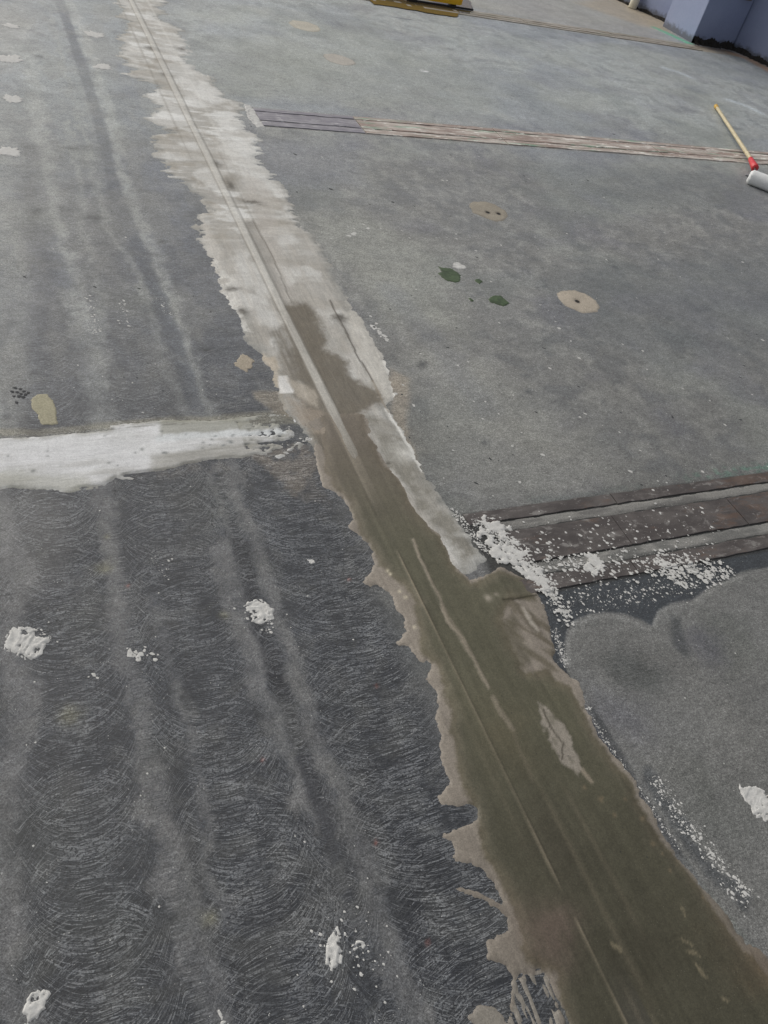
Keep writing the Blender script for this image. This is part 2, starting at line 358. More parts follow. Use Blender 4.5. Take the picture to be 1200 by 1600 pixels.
# above the cross band
dust_line([(10, -80), (50, 110), (62, 200), (80, 330), (105, 430), (132, 520), (150, 600), (160, 670)], .032, D3, .55)
dust_line([(105, 190), (125, 310), (142, 420), (160, 520), (170, 560)], .014, D2, .45)
dust_line([(50, -120), (118, 20), (150, 110), (172, 170), (190, 260), (215, 330), (252, 420), (282, 520), (305, 600), (325, 660)], .024, D3, .6)
dust_line([(20, -110), (80, 30), (100, 110), (135, 210), (152, 300), (175, 370), (210, 420), (240, 520), (270, 600), (290, 650)], .014, D2, .5)
dust_line([(-10, 200), (5, 300), (18, 400), (20, 500), (15, 600), (-10, 680)], .05, D2, .5, .5)
p.line([(35, -120), (100, 20), (140, 140), (165, 230), (180, 300), (215, 390), (260, 490), (290, 590), (312, 655)], .026, A(70, 74, 80), .4, .8)
p.line([(48, 230), (65, 330), (90, 420), (100, 445)], .03, A(76, 79, 84), .5, .8)
p.area([(40, 520), (140, 520), (155, 660), (20, 660), (28, 560)], A(72, 75, 79), .04, .4); p.area([(170, 480), (260, 470), (300, 640), (175, 650)], A(72, 75, 79), .05, .45)
p.area([(190, 240), (232, 300), (270, 380), (330, 480), (400, 600), (330, 640), (290, 500), (240, 400)], A(76, 79, 84), .03, .5)
p.area([(215, 100), (240, 230), (300, 340), (300, 400), (250, 330), (190, 180), (170, 90)], A(92, 96, 104), .04, .5)
p.area([(-60, 20), (40, -10), (60, 70), (-10, 110)], A(122, 121, 115), .12, .5)
p.blob((130, 240), .12, A(106, 108, 103), .6); p.blob((60, 340), .1, A(100, 103, 97), .5); p.blob((190, 470), .1, A(102, 104, 98), .5)
# right-hand slab, cloudy
g1 = fbm(X * 1.7, Y * 1.7, 4, 60); g2 = fbm(X * 3 + 9, Y * 3, 4, 61); rt = 1 - left; ms = fbm(X * 14 + fbm(X * 5, Y * 5, 2, 3) * 3, Y * 14, 5, 63); p.mix(sst(.5, .66, ms) * .38, A(68, 70, 72)); ms2 = fbm(X * 20 + 7, Y * 20 + fbm(X * 4, Y * 4, 2, 4) * 4, 4, 64); p.mix(sst(.52, .68, ms2) * .30 * (1 - left * .4), A(118, 118, 114))
p.mix(sst(.5, .7, g1) * .5 * rt, A(104, 106, 102)); p.mix(sst(.52, .7, g2) * .35 * rt, A(82, 82, 88)); p.mix(sst(.55, .75, fbm(X * 2.4, Y * 2.4 + 7, 3, 62)) * .35 * rt, A(76, 80, 79))
p.mix(sst(.45, .62, fbm(X * 8, Y * 3, 4, 68)) * left * sst(1.6, 2.2, Y) * .35, A(108, 108, 104)); g3 = fbm(X * 2.1 + 3, Y * 2.1 + 30, 4, 66); p.mix(sst(.4, .62, g3) * sst(2.9, 4.0, Y) * .22, A(112, 116, 112)); g4 = fbm(X * 1.3 + 13, Y * 1.6 + 3, 4, 67); p.mix(sst(.5, .68, g4) * sst(3.0, 4.2, Y) * .28, A(88, 92, 102))
p.area([(640, 560), (700, 540), (800, 600), (950, 700), (1000, 760), (850, 790), (720, 790), (660, 700)], A(112, 112, 107), .12, .55, .1)
p.area([(470, 340), (560, 330), (700, 400), (720, 520), (600, 500), (540, 420)], A(108, 109, 103), .1, .5, .1)
p.area([(850, 420), (1250, 380), (1250, 560), (1000, 560), (880, 520)], A(70, 73, 74), .15, .45, .1)
p.area([(380, 215), (560, 225), (560, 290), (420, 290)], A(90, 92, 97), .1, .5, .1)
p.area([(320, 60), (700, 90), (800, 150), (600, 170), (380, 150)], A(100, 102, 97), .2, .5, .1)
p.area([(780, 250), (1180, 275), (1180, 330), (900, 310)], A(72, 75, 76), .1, .4, .1)
p.area([(360, 150), (560, 172), (560, 185), (390, 172)], A(82, 88, 96), .04, .25)
p.blob((620, 700), .08, A(120, 112, 100), .4); p.blob((608, 600), .05, A(126, 116, 103), .6); p.area([(612, 575), (640, 590), (636, 680), (660, 740), (640, 730), (612, 650)], A(122, 114, 102), .015, .6)
p.line([(610, 452), (700, 560), (760, 640)], .05, A(88, 90, 93), .7, .3)
# pale scrapes high on the right
for q in ([(1036, 106), (1058, 112), (1078, 120)], [(1138, 156), (1160, 163), (1188, 176)]): p.line(q, .035, A(140, 146, 150), .8, .5, .03)
p.line([(655, 109), (668, 112)], .012, A(170, 170, 170), .6, .8); p.line([(608, 25), (625, 28), (642, 31)], .012, A(60, 62, 66), .7, .8)
# dark skin left unground round the near joint, with the lobes of the grinder below it
p.area([(780, 900), (850, 800), (1230, 745), (1300, 860), (1205, 884), (1160, 893), (1112, 914), (1080, 936), (1045, 943), (1026, 954), (1018, 977), (1002, 968), (975, 958), (948, 956), (922, 958), (898, 968), (885, 984), (881, 1010), (883, 1040), (893, 1068), (912, 1105), (940, 1150), (975, 1195), (1000, 1240), (960, 1240), (820, 1000)], A(55, 58, 61), .0015, 1., .004)
lob = A(99, 99, 97)
p.area([(1300, 862), (1205, 886), (1160, 896), (1112, 917), (1080, 939), (1047, 945), (1029, 956), (1019, 980), (1002, 970), (975, 960), (948, 958), (922, 960), (900, 970), (888, 985), (884, 1010), (886, 1040), (896, 1068), (915, 1105), (943, 1150), (978, 1195), (1003, 1240), (1100, 1380), (1230, 1540), (1400, 1500), (1400, 900)], lob, .0015, 1., .003)
p.line([(889, 1040), (887, 1000), (901, 975), (926, 964), (950, 962), (984, 969), (1013, 985)], .006, A(124, 124, 122), .8, .6, .002); p.line([(1022, 980), (1030, 958), (1048, 949), (1082, 943), (1114, 920), (1162, 900)], .006, A(122, 122, 119), .8, .5, .003)
p.area([(1045, 960), (1060, 965), (1078, 1020), (1070, 1030), (1052, 1005)], A(66, 68, 68), .012, .8, .02)
p.area([(940, 1030), (965, 1020), (1000, 1030), (1050, 1060), (1040, 1085), (1000, 1080), (960, 1060)], A(72, 74, 72), .03, .7, .05)
p.area([(1090, 950), (1160, 960), (1200, 1030), (1140, 1060), (1100, 1010)], A(78, 80, 76), .04, .5, .06)
p.blob((1100, 1010), .06, A(80, 80, 88), .5); p.blob((960, 1120), .08, A(90, 90, 96), .5); p.blob((1120, 1260), .1, A(84, 86, 82), .5)
p.line([(1018, 1215), (1050, 1265), (1075, 1300), (1100, 1345), (1150, 1390), (1165, 1420)], .016, A(60, 63, 66), .7, .7, .05)
p.line([(925, 1110), (960, 1170), (1000, 1235), (1060, 1330)], .010, A(54, 56, 58), .6, .7, .02)
sw = np.exp(-(((X - 1.30) / .11) ** 2 + ((Y - .68) / .09) ** 2)); scr = np.maximum(scr, sw * .55); scr = np.where(X > .95, sw * .45, scr)
# dirt in the joints
for y0, y1, x0, x1, dc in ((.943, 1.262, 1.05, 6, A(50, 50, 48)), (4.03, 4.28, 1.17, 9, A(92, 90, 86)), (6.86, 7.06, 2.2, 7, A(104, 98, 88))):
    mk = sst(y0 - .004, y0 + .004, Y) * (1 - sst(y1 - .004, y1 + .004, Y)) * sst(x0 - .02, x0 + .02, X) * (1 - sst(x1 - .02, x1 + .02, X)); p.mix(mk, dc)
p.mix(np.exp(-((Y - 4.155) / .12) ** 2) * (X > 1.9) * (X < 9) * .5 * sst(.4, .65, fbm(X * 4, Y * 18, 4, 72)), A(136, 136, 130))
p.mix(np.exp(-((Y - 1.275) / .014) ** 2) * (X > 1.3) * (X < 1.75) * .35 * sst(.3, .6, fbm(X * 30, Y * 60, 3, 70)), A(70, 78, 76))
p.mix(np.exp(-((Y - 1.285) / .022) ** 2) * sst(1.85, 2.1, X) * sst(.45, .62, fbm(X * 60, Y * 90, 4, 71)) * .6, A(74, 108, 94))
# green and rust along the walls, brown damp floor at the back
p.area([(960, -10), (1043, 35), (1048, 52), (1000, 40), (900, 5)], A(120, 108, 88), .12, .8, .06)
p.line([(1025, 44), (1045, 53), (1060, 60), (1075, 67)], .05, A(62, 122, 96), .5, .85, .04)
p.line([(1140, 82), (1170, 92), (1215, 117)], .08, A(116, 92, 70), .8, .8, .05)
p.line([(1085, 72), (1140, 80)], .05, A(70, 62, 55), .7, .8, .05)
p.area([(700, -30), (960, -10), (1020, 45), (1060, 68), (900, 45), (720, 12)], A(112, 108, 100), .2, .5, .1)
# beige film beside the strip and the cross band
p.area([(-30, 668), (60, 672), (165, 660), (240, 652), (330, 650), (450, 640), (470, 662), (400, 664), (165, 672), (60, 682), (-30, 682)], A(122, 119, 106), .008, .75, .01)
p.area([(200, 742), (420, 705), (470, 700), (505, 760), (520, 800), (480, 790), (440, 740), (300, 745)], A(108, 103, 96), .02, .45, .06, tex=sst(.35, .6, fbm(X * 25, Y * 25, 4, 75)))
p.area([(395, 612), (440, 612), (480, 660), (430, 645), (400, 625)], A(128, 120, 106), .008, .7, .02)
p.area([(395, 720), (470, 690), (500, 720), (470, 780), (440, 770), (420, 740)], A(120, 112, 102), .01, .6, .06, tex=sst(.38, .55, fbm(X * 30, Y * 30, 4, 76)))
for q, r_ in (((166, 838), .008), ((160, 888), .022), ((105, 1115), .022), ((350, 960), .012), ((325, 1440), .015)): p.blob(q, r_, A(120, 118, 96), .6)
for q in ((587, 1318), (669, 1472), (410, 1187), (588, 1072), (545, 905), (200, 915)): p.blob(q, .0045, A(150, 84, 70), .6)
for _ in range(46):                        # small dark scuffs
    q = (rng.uniform(-20, 1200), rng.uniform(80, 760)); r_ = rng.uniform(.008, .02); p.blob(q, r_ * rng.uniform(.8, 2.), A(52, 55, 58), rng.uniform(.3, .8), ry=r_ * .7)
for q, a_, b_ in (((320, 548), .03, .012), ((103, 327), .03, .02), ((145, 338), .04, .02), ((385, 316), .05, .02), ((284, 77), .05, .03), ((255, 378), .02, .02), ((60, 330), .03, .02), ((112, 232), .03, .02), ((62, 88), .02, .02), ((660, 568), .03, .02)): p.blob(q, a_, A(50, 52, 52), .85, ry=b_)
Z = (fbm(X * 2, Y * 2, 3, 5) - .5) * .0012
p.c = p.c * ((.88 + .30 * sst(1.1, 2.6, Y) + .10 * sst(3.0, 5.0, Y)) * (1 + .22 * sst(.9, 1.3, X) * sst(1.2, 1.4, Y)))[..., None]  # near floor darkened, far floor lightened: the sheen's light gradient put into colour
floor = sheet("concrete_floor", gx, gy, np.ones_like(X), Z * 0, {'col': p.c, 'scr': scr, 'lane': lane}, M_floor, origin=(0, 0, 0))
tag(floor, kind='structure')

# ------------------------------------------------------------------ the long mortar strip
strip = tag(empty("mortar_strip", (.83, 1.5, 0)), "long mortar strip along the floor, dark and wet near the viewer, pale and dry beyond", "mortar strip")
def ragged(P, X, Y, amp=.008, fx=40, fy=40, seed=3, amp2=.003):
    X2 = X + (fbm(X * fx, Y * fy, 4, seed) - .5) * 2 * amp + (fbm(X * 160, Y * 160, 2, seed + 5) - .5) * 2 * amp2
    Y2 = Y + (fbm(X * fx, Y * fx, 4, seed + 1) - .5) * 2 * amp + (fbm(X * 160, Y * 160, 2, seed + 6) - .5) * 2 * amp2
    return poly_sd(gp(P), X2, Y2)
P_out = [(175, -120), (185, 20), (190, 45), (180, 60), (195, 75), (190, 90), (200, 105), (205, 118), (222, 130), (235, 150), (232, 170), (236, 190), (250, 205), (250, 225), (252, 255), (262, 268), (290, 285), (312, 305), (318, 330), (303, 345), (305, 375), (325, 400), (338, 430), (345, 455), (362, 480), (375, 500), (378, 530), (400, 550), (420, 575), (430, 600), (436, 625), (445, 645), (465, 662), (480, 690), (520, 760), (600, 860), (700, 896), (733, 899), (750, 888), (764, 876), (752, 862), (738, 842), (726, 820), (708, 799), (696, 785), (684, 768), (661, 736), (650, 710), (635, 680), (620, 660), (605, 636), (619, 622), (610, 585), (600, 560), (580, 520), (560, 490), (540, 460), (525, 435), (520, 410), (505, 385), (495, 370), (470, 345), (455, 320), (445, 290), (425, 275), (410, 250), (400, 235), (395, 210), (385, 190), (380, 165), (350, 150), (325, 130), (315, 105), (300, 80), (290, 55), (270, 40), (255, 20), (235, -120)]
gx = axis([(.50, 1.36, .0055)]); gy = axis([(.85, 2.6, .006), (2.6, 4.5, .009), (4.5, 7.4, .016)])
X, Y = np.meshgrid(gx, gy)
bru = sst(2.3, 3.2, Y) * (1 - .5 * sst(.5, .7, fbm(X * 3, Y * 3, 2, 31)))
fringe = (fbm(X * 3, Y * 10, 4, 12) - .5) * .17 * sst(2.6, 4.0, Y) + (fbm(X * 7 + Y * 8, Y * 34, 3, 13) - .5) * .07 * sst(2.4, 4, Y) * sst(.35, .65, fbm(X * 2, Y * 3, 2, 77)) + (fbm(X * 25, Y * 60, 3, 13) - .5) * .02
F = ragged(P_out, X + fringe, Y, .010, 40, 40, 3)
F = F + (fbm(X * 4 + Y * 6, Y * 36, 6, 131) - .5) * .08 * (.15 + .85 * sst(2.0, 3.4, Y))
F = F - .02 * (fbm(X * 30, Y * 60, 4, 14) > .60) * (F < .03) * sst(2.2, 3, Y)
p = Paint(X, Y, A(138, 135, 129)); p.mix(sst(3, 5, Y) * .6, A(146, 144, 138))
wh = A(180, 179, 175); br = A(122, 115, 103); dm = A(100, 93, 81, .72)
st = fbm(X * 6 + Y * 3, Y * 24, 5, 15); st2 = fbm(X * 60, Y * 5, 4, 16)
p.mix(sst(.46, .60, st) * bru * .8, wh); p.mix(sst(.5, .62, fbm(X * 9 + 3 + Y * 3, Y * 14, 5, 18)) * bru * .5, br); p.mix(sst(.5, .64, fbm(X * 14, Y * 14, 4, 27)) * .3, A(120, 114, 104)); p.mix(sst(.5, .66, fbm(X * 9 + 40, Y * 7, 4, 29)) * .45, wh)
p.mix(sst(.48, .66, st2) * (1 - bru) * .35, A(152, 147, 139)); p.mix(sst(.016, 0, F) * .55, A(106, 107, 103)); p.mix(sst(.06, 0, F) * (.25 + .75 * sst(.35, .6, fbm(X * 8, Y * 70, 4, 132))) * .75, A(108, 108, 104))
p.area([(330, 180), (395, 190), (440, 300), (400, 300), (350, 240)], wh, .04, .45, .08)
p.area([(235, 60), (300, 60), (345, 160), (300, 170)], wh, .05, .3, .1); p.area([(310, 310), (345, 400), (380, 500), (345, 470), (318, 400)], A(168, 163, 155), .02, .5, .05)
p.area([(330, 395), (350, 420), (372, 470), (392, 520), (375, 520), (345, 450)], A(176, 174, 168), .01, .6, .05, tex=sst(.4, .55, fbm(X * 30, Y * 30, 3, 19)))
# channel beside the rib, a bit darker
p.line([(390, 350), (430, 440), (460, 520)], .022, A(112, 109, 103), .4, .7)
p.area([(385, 270), (420, 290), (440, 400), (470, 470), (440, 470), (400, 370)], A(148, 143, 136), .02, .5, .04)
# damp mortar creeping up
p.area([(440, 475), (480, 475), (506, 510), (512, 548), (540, 562), (555, 592), (592, 612), (600, 628), (575, 642), (562, 655), (590, 720), (640, 800), (600, 880), (500, 780), (480, 670), (470, 600)], dm, .022, .92, .05)
p.area([(420, 520), (445, 500), (470, 560), (500, 620), (520, 660), (480, 655), (448, 600)], A(100, 95, 86, .9), .014, .85, .05, tex=.6 + .4 * sst(.4, .6, fbm(X * 90, Y * 8, 3, 21)))
p.area([(400, 555), (430, 560), (440, 600), (445, 640), (436, 610), (418, 575)], A(150, 138, 120), .01, .6, .03)
p.area([(435, 588), (450, 588), (460, 615), (437, 615)], A(178, 176, 172), .004, .9, .006); p.area([(448, 590), (470, 600), (492, 612), (498, 636), (470, 625)], A(150, 142, 130), .01, .6, .03)
p.area([(450, 620), (500, 640), (520, 690), (490, 680), (460, 650)], A(128, 118, 106), .02, .7, .05)
p.area([(575, 650), (620, 665), (665, 750), (700, 800), (745, 870), (735, 900), (700, 850), (640, 780), (600, 720)], A(106, 103, 95), .02, .95, .06, tex=.55 + .45 * sst(.35, .6, fbm(X * 25, Y * 25, 4, 22)))
p.line([(604, 640), (618, 664), (640, 700), (660, 735)], .007, A(190, 188, 182), .8, .8, .015); p.blob((628, 706), .05, A(168, 166, 160), .6)
p.area([(540, 440), (600, 540), (620, 620), (604, 632), (585, 600), (550, 530)], A(158, 154, 146), .02, .7, .04); p.line([(600, 565), (613, 590), (618, 622)], .008, A(194, 191, 184), .7, .7, .01)
p.line([(515, 470), (530, 500), (545, 528), (560, 560), (583, 596)], .0035, A(66, 62, 55), .6, .85, .006)
p.line([(582, 596), (596, 625), (608, 645)], .004, A(110, 100, 85), .6, .6, .006)
p.line([(395, 345), (425, 400), (450, 460), (458, 475)], .003, A(80, 76, 68), .6, .6, .006)
for q, a_, b_ in (((394, 317), .05, .018), ((285, 77), .05, .04), ((262, 118), .04, .03), ((362, 453), .03, .012), ((385, 488), .03, .015), ((530, 495), .02, .015), ((607, 724), .012, .006), ((530, 500), .04, .02), ((240, 77), .05, .03), ((335, 257), .03, .04), ((360, 290), .02, .06)): p.blob(q, a_, A(56, 52, 45), .8, ry=b_)
xr = X - .832 + (fbm(X * 2, Y * 2, 2, 25) - .5) * .004; wv = .0155
rib = (1 - sst(wv * .85, wv, np.abs(xr)))
rfade = sst(1.55, 1.75, Y) * 1.
p.mix(rib * (.25 + .75 * sst(1.4, 1.95, Y)) * (.85 + .1 * np.cos(Y * 7)) * .8, A(160, 157, 150)); p.mix((np.exp(-((xr + .018) / .004) ** 2) * .55 + np.exp(-((xr - .018) / .0035) ** 2) * .5) * sst(1.5, 1.9, Y), A(88, 84, 76))
p.mix(np.exp(-((xr - .062) / .004) ** 2) * .3 * sst(1.9, 2.4, Y) * (1 - sst(3.2, 4, Y)), A(84, 80, 72))
p.mix(np.exp(-((xr + .085) / .006) ** 2) * .35 * sst(3.2, 4, Y), A(96, 90, 80)); p.mix(np.exp(-((xr - .11) / .008) ** 2) * .3 * sst(3.2, 4, Y), A(180, 178, 172))
thick = .0022 * sst(0, .03, F) - .0006 * (1 - sst(0, .006, F))
Z = thick + rib * .0028 * sst(1.35, 1.6, Y) + (st - .5) * .0016 * bru * sst(0, .02, F) + (st2 - .5) * .0008 * (1 - bru) * sst(0, .02, F) + (fbm(X * 12, Y * 12, 3, 26) - .5) * .001 * sst(0, .03, F)
o = sheet("dry_plaster", gx, gy, F, Z, {'col': p.c * np.array([1.10, 1.12, 1.13]), 'brush': bru}, M_pale, strip); o['label'] = 'pale dried plaster with a raised rib along its middle'

W_out = [(470, 660), (482, 675), (488, 690), (492, 710), (498, 740), (505, 762), (528, 772), (545, 795), (553, 812), (543, 822), (560, 835), (575, 850), (582, 868), (583, 885), (578, 897), (563, 912), (580, 919), (592, 915), (605, 925), (615, 945), (628, 965), (632, 985), (617, 1005), (640, 1010), (648, 1025), (658, 1034), (668, 1030), (674, 1042), (664, 1060), (680, 1080), (684, 1100), (680, 1125), (687, 1145), (683, 1165), (695, 1200), (702, 1226), (686, 1238), (684, 1255), (700, 1262), (735, 1257), (745, 1265), (745, 1282), (725, 1290), (705, 1300), (686, 1308), (706, 1318), (710, 1330), (706, 1341), (716, 1348), (740, 1352), (757, 1364), (767, 1377), (778, 1398), (786, 1411), (770, 1406), (750, 1396), (735, 1391), (708, 1390), (722, 1398), (745, 1406), (775, 1420), (790, 1432), (792, 1448), (775, 1466), (762, 1470), (762, 1490), (775, 1505), (790, 1515), (802, 1536), (818, 1524), (850, 1513), (855, 1530), (870, 1560), (885, 1590), (895, 1640), (930, 1760), (1000, 1800), (1420, 1700), (1300, 1560), (1215, 1512), (1192, 1490), (1182, 1478), (1167, 1476), (1155, 1462), (1145, 1445), (1130, 1420), (1110, 1400), (1095, 1385), (1080, 1360), (1060, 1340), (1040, 1310), (1025, 1280), (1010, 1257), (1000, 1245), (990, 1215), (975, 1195), (960, 1180), (945, 1165), (930, 1140), (925, 1120), (915, 1105), (910, 1085), (905, 1068), (890, 1056), (880, 1050), (868, 1038), (866, 1020), (862, 1000), (860, 985), (855, 965), (850, 948), (838, 928), (825, 905), (800, 892), (780, 884), (755, 900), (732, 904), (715, 885), (706, 862), (692, 834), (668, 812), (650, 792), (636, 762), (625, 745), (606, 726), (596, 700), (586, 680), (578, 655), (560, 640), (520, 640)]
Dk = [(500, 640), (503, 700), (508, 740), (520, 762), (545, 785), (556, 812), (564, 832), (581, 860), (591, 885), (612, 902), (650, 945), (652, 985), (656, 1020), (676, 1035), (686, 1062), (692, 1090), (702, 1130), (710, 1180), (717, 1230), (738, 1268), (748, 1302), (752, 1340), (774, 1372), (798, 1410), (806, 1440), (810, 1480), (826, 1508), (862, 1528), (880, 1590), (900, 1760), (1400, 1700), (1290, 1570), (1208, 1524), (1180, 1500), (1158, 1486), (1140, 1455), (1105, 1408), (1075, 1366), (1035, 1315), (1005, 1262), (985, 1220), (955, 1186), (925, 1140), (906, 1095), (895, 1070), (868, 1060), (852, 1044), (822, 1046), (800, 1008), (783, 975), (800, 935), (835, 940), (820, 908), (780, 888), (755, 903), (735, 908), (712, 890), (700, 860), (684, 836), (662, 812), (645, 792), (630, 762), (618, 745), (600, 726), (588, 700), (578, 680), (570, 650)]
gx = axis([(.50, 1.42, .0042)]); gy = axis([(-.35, 1.2, .0042), (1.2, 2.0, .006)])
X, Y = np.meshgrid(gx, gy)
F = ragged(W_out, X, Y, .008, 45, 45, 83, .0040)
# the scraped hole at the lower left where the dark floor shows through in streaks
F = np.where(Y < .12, np.minimum(F, F), F)
Fd = ragged(Dk, X, Y, .016, 22, 22, 87, .005)
beige = A(128, 121, 111); b2 = A(112, 106, 97)
p = Paint(X, Y, beige); p.mix(1 - sst(.1, .6, Y), b2)
dkc = A(84, 82, 67); dkc2 = A(68, 66, 54); dkt = A(100, 93, 81)
kk = sst(.1, .8, Y)[..., None]; dcol = dkc2 * (1 - kk) + dkc * kk; kt = sst(1.1, 1.7, Y)[..., None]; dcol = dcol * (1 - kt) + dkt * kt
wet = sst(-.004, .010, Fd); thin = .85 + .15 * sst(0, .05, Fd)
p.mix(wet * thin, dcol)
p.mix(sst(.035, 0, Fd) * wet * .25, A(104, 92, 70))
tg = sst(.42, .6, fbm(X * 40 + Y * 25, Y * 16, 4, 99)); p.area([(795, 925), (850, 935), (900, 1060), (860, 1065), (800, 1020), (775, 975)], A(92, 86, 72), .012, .8, .05, tex=tg); p.area([(775, 975), (800, 960), (830, 1030), (815, 1050), (795, 1015)], A(84, 80, 66), .012, .7, .03)
for q, rx, ry, c_, k_ in (((870, 1320), .06, .12, A(66, 62, 52), .4), ((860, 1455), .05, .05, A(106, 92, 84), .55), ((830, 1440), .05, .06, A(96, 86, 76), .4), ((1000, 1500), .08, .06, A(60, 57, 46), .5), ((790, 1150), .06, .1, A(92, 85, 66), .35), ((1130, 1460), .08, .06, A(76, 68, 54), .4), ((1190, 1520), .05, .04, A(92, 76, 58), .35), ((650, 790), .05, .08, A(100, 93, 80), .5)): p.blob(q, rx, c_, k_, ry=ry)
p.area([(500, 640), (570, 640), (585, 690), (540, 700), (508, 690)], A(104, 97, 86), .03, .6, .05)
p.c = p.c * (1 + .36 * (fbm(X * 110, Y * 3.0, 4, 97) - .5) + .30 * (fbm(X * 12, Y * 6, 5, 98) - .5))[..., None]
bl = A(130, 122, 108)
p.line([(645, 845), (652, 865), (662, 890), (676, 918), (690, 945), (700, 972), (720, 1000), (738, 1030), (750, 1055), (762, 1076)], .0045, bl, .6, .85, .012)
p.line([(690, 945), (705, 975), (728, 1015)], .007, bl, .6, .7, .012)
p.line([(769, 1092), (780, 1112), (800, 1140)], .006, bl, .7, .6, .012); p.line([(800, 1140), (830, 1220)], .005, A(96, 90, 76), .8, .5, .012)
p.area([(838, 1102), (852, 1108), (872, 1130), (890, 1150), (912, 1205), (905, 1210), (880, 1192), (862, 1160), (846, 1130)], A(134, 128, 118), .004, .95, .032, tex=.55 + .45 * sst(.3, .5, fbm(X * 70, Y * 40, 3, 96)))
p.line([(848, 1112), (860, 1140), (880, 1165), (878, 1185)], .0022, A(60, 56, 46), .7, .8, .012)
p.line([(815, 950), (830, 975), (838, 985)], .006, A(160, 154, 144), .7, .7, .02); p.line([(910, 1205), (924, 1222)], .005, A(140, 130, 115), .7, .7, .01)
p.blob((762, 936), .012, A(150, 143, 130), .9); p.blob((775, 930), .006, A(140, 133, 120), .8); p.line([(800, 890), (850, 905)], .006, A(130, 120, 98), .8, .7, .02)
p.line([(784, 938), (810, 936), (838, 930)], .0025, A(62, 58, 46), .7, .9, .004)
for q in ((605, 893), (610, 898), (624, 925), (633, 934), (648, 980)): p.blob(q, .005, A(190, 182, 160), .85)
for (q0, q1) in (((1060, 1420), (1067, 1430)), ((1063, 1470), (1078, 1480)), ((1075, 1492), (1088, 1495)), ((1083, 1510), (1100, 1530)), ((1125, 1556), (1135, 1562)), ((960, 1480), (970, 1490))): p.line([q0, q1], .0026, A(118, 110, 90), .9, .7, .022)
for q in ((937, 1251), (958, 1274), (976, 1250), (1005, 1280), (1020, 1320), (1033, 1335), (1058, 1345), (1045, 1362), (913, 1232), (940, 1248), (1097, 1404), (1002, 1282)): p.blob(q, .003 + .004 * rng.random(), A(112, 100, 80), .6)
xr = X - .818 + (fbm(X * 2, Y * 2, 2, 28) - .5) * .003
ridge = np.exp(-((xr) / .0022) ** 2); on = sst(.25, .30, Y) * (1 - sst(1.12, 1.18, Y)) + (1 - sst(.19, .22, Y)) * .9
on = on * (.45 + .55 * sst(.3, .6, fbm(X * 3, Y * 6, 2, 33)))
p.mix(ridge * on * .75, A(140, 131, 112)); p.mix(np.exp(-((xr - .005) / .003) ** 2) * on * .4, A(62, 58, 48))
p.mix(rib_ := (1 - sst(.009, .016, np.abs(xr - .014))) * sst(1.25, 1.65, Y) * .5, A(136, 129, 116))
p.mix(np.exp(-((xr + .001) / .004) ** 2) * sst(1.25, 1.45, Y) * .45, A(150, 142, 127))
for x_, a0, a1, k_ in ((.03, -.4, .12, .35), (.065, .0, .5, .22), (.055, -.3, .06, .4), (.12, .1, .5, .2), (-.03, .3, 1.1, .12)): p.mix(np.exp(-((xr - x_) / .006) ** 2) * sst(a0, a0 + .1, Y) * (1 - sst(a1 - .1, a1, Y)) * k_, A(112, 104, 88))
p.mix((xr > .004) * (xr < .05) * (1 - sst(.0, .14, Y)) * .35, A(74, 72, 68))
# the floor shows through where the trowel scraped thin, bottom left
sk = ragged([(804, 1536), (822, 1525), (848, 1518), (858, 1545), (880, 1590), (890, 1640), (800, 1640), (795, 1580)], X, Y, .006, 40, 40, 35)
stk = fbm(X * 150, Y * 18, 3, 36)
F2 = np.where(sk > 0, np.minimum(F + .002, 0.0025 * np.sign(.53 - stk) * 1 + (.53 - stk) * .02), F)
W_extra = ragged([(800, 1530), (850, 1515), (895, 1640), (760, 1640), (740, 1600), (730, 1590), (745, 1572), (775, 1570), (790, 1600), (800, 1570)], X, Y, .006, 40, 40, 37)
F2 = np.where((sk > 0), (.55 - stk) * .05, np.maximum(F, W_extra)); p.mix((sk > 0) * .8, A(118, 112, 103)); p.mix(sst(0, .004, W_extra) * (F < 0) * .9, A(124, 120, 112))
Fz = F2
drag = (fbm(X * 130, Y * 2.5, 3, 38) - .5)
edge = sst(0, .02, Fz)
Z = -.0004 + (.0022 + .0024 * sst(1.05, 1.2, X)*0) * sst(0, .006, Fz) + .0009 * sst(.0, .03, Fz) + .002 * wet * sst(0, .03, Fd) + ridge * on * .0016 + drag * .0005 * edge + (fbm(X * 9, Y * 6, 3, 39) - .5) * .0016 * edge
Z += np.exp(-((seg_dist(gp([(645, 845), (676, 918), (700, 972), (738, 1030), (762, 1076)]), X, Y)) / .004) ** 2) * .0015
Z += .0012 * (1 - sst(.004, .012, seg_dist(gp([(784, 936), (838, 928)]), X, Y)))
o = sheet("wet_mortar", gx, gy, Fz, Z, {'col': p.c * .82}, M_wet, strip); o['label'] = 'dark brown wet mortar with thin beige ragged margins'

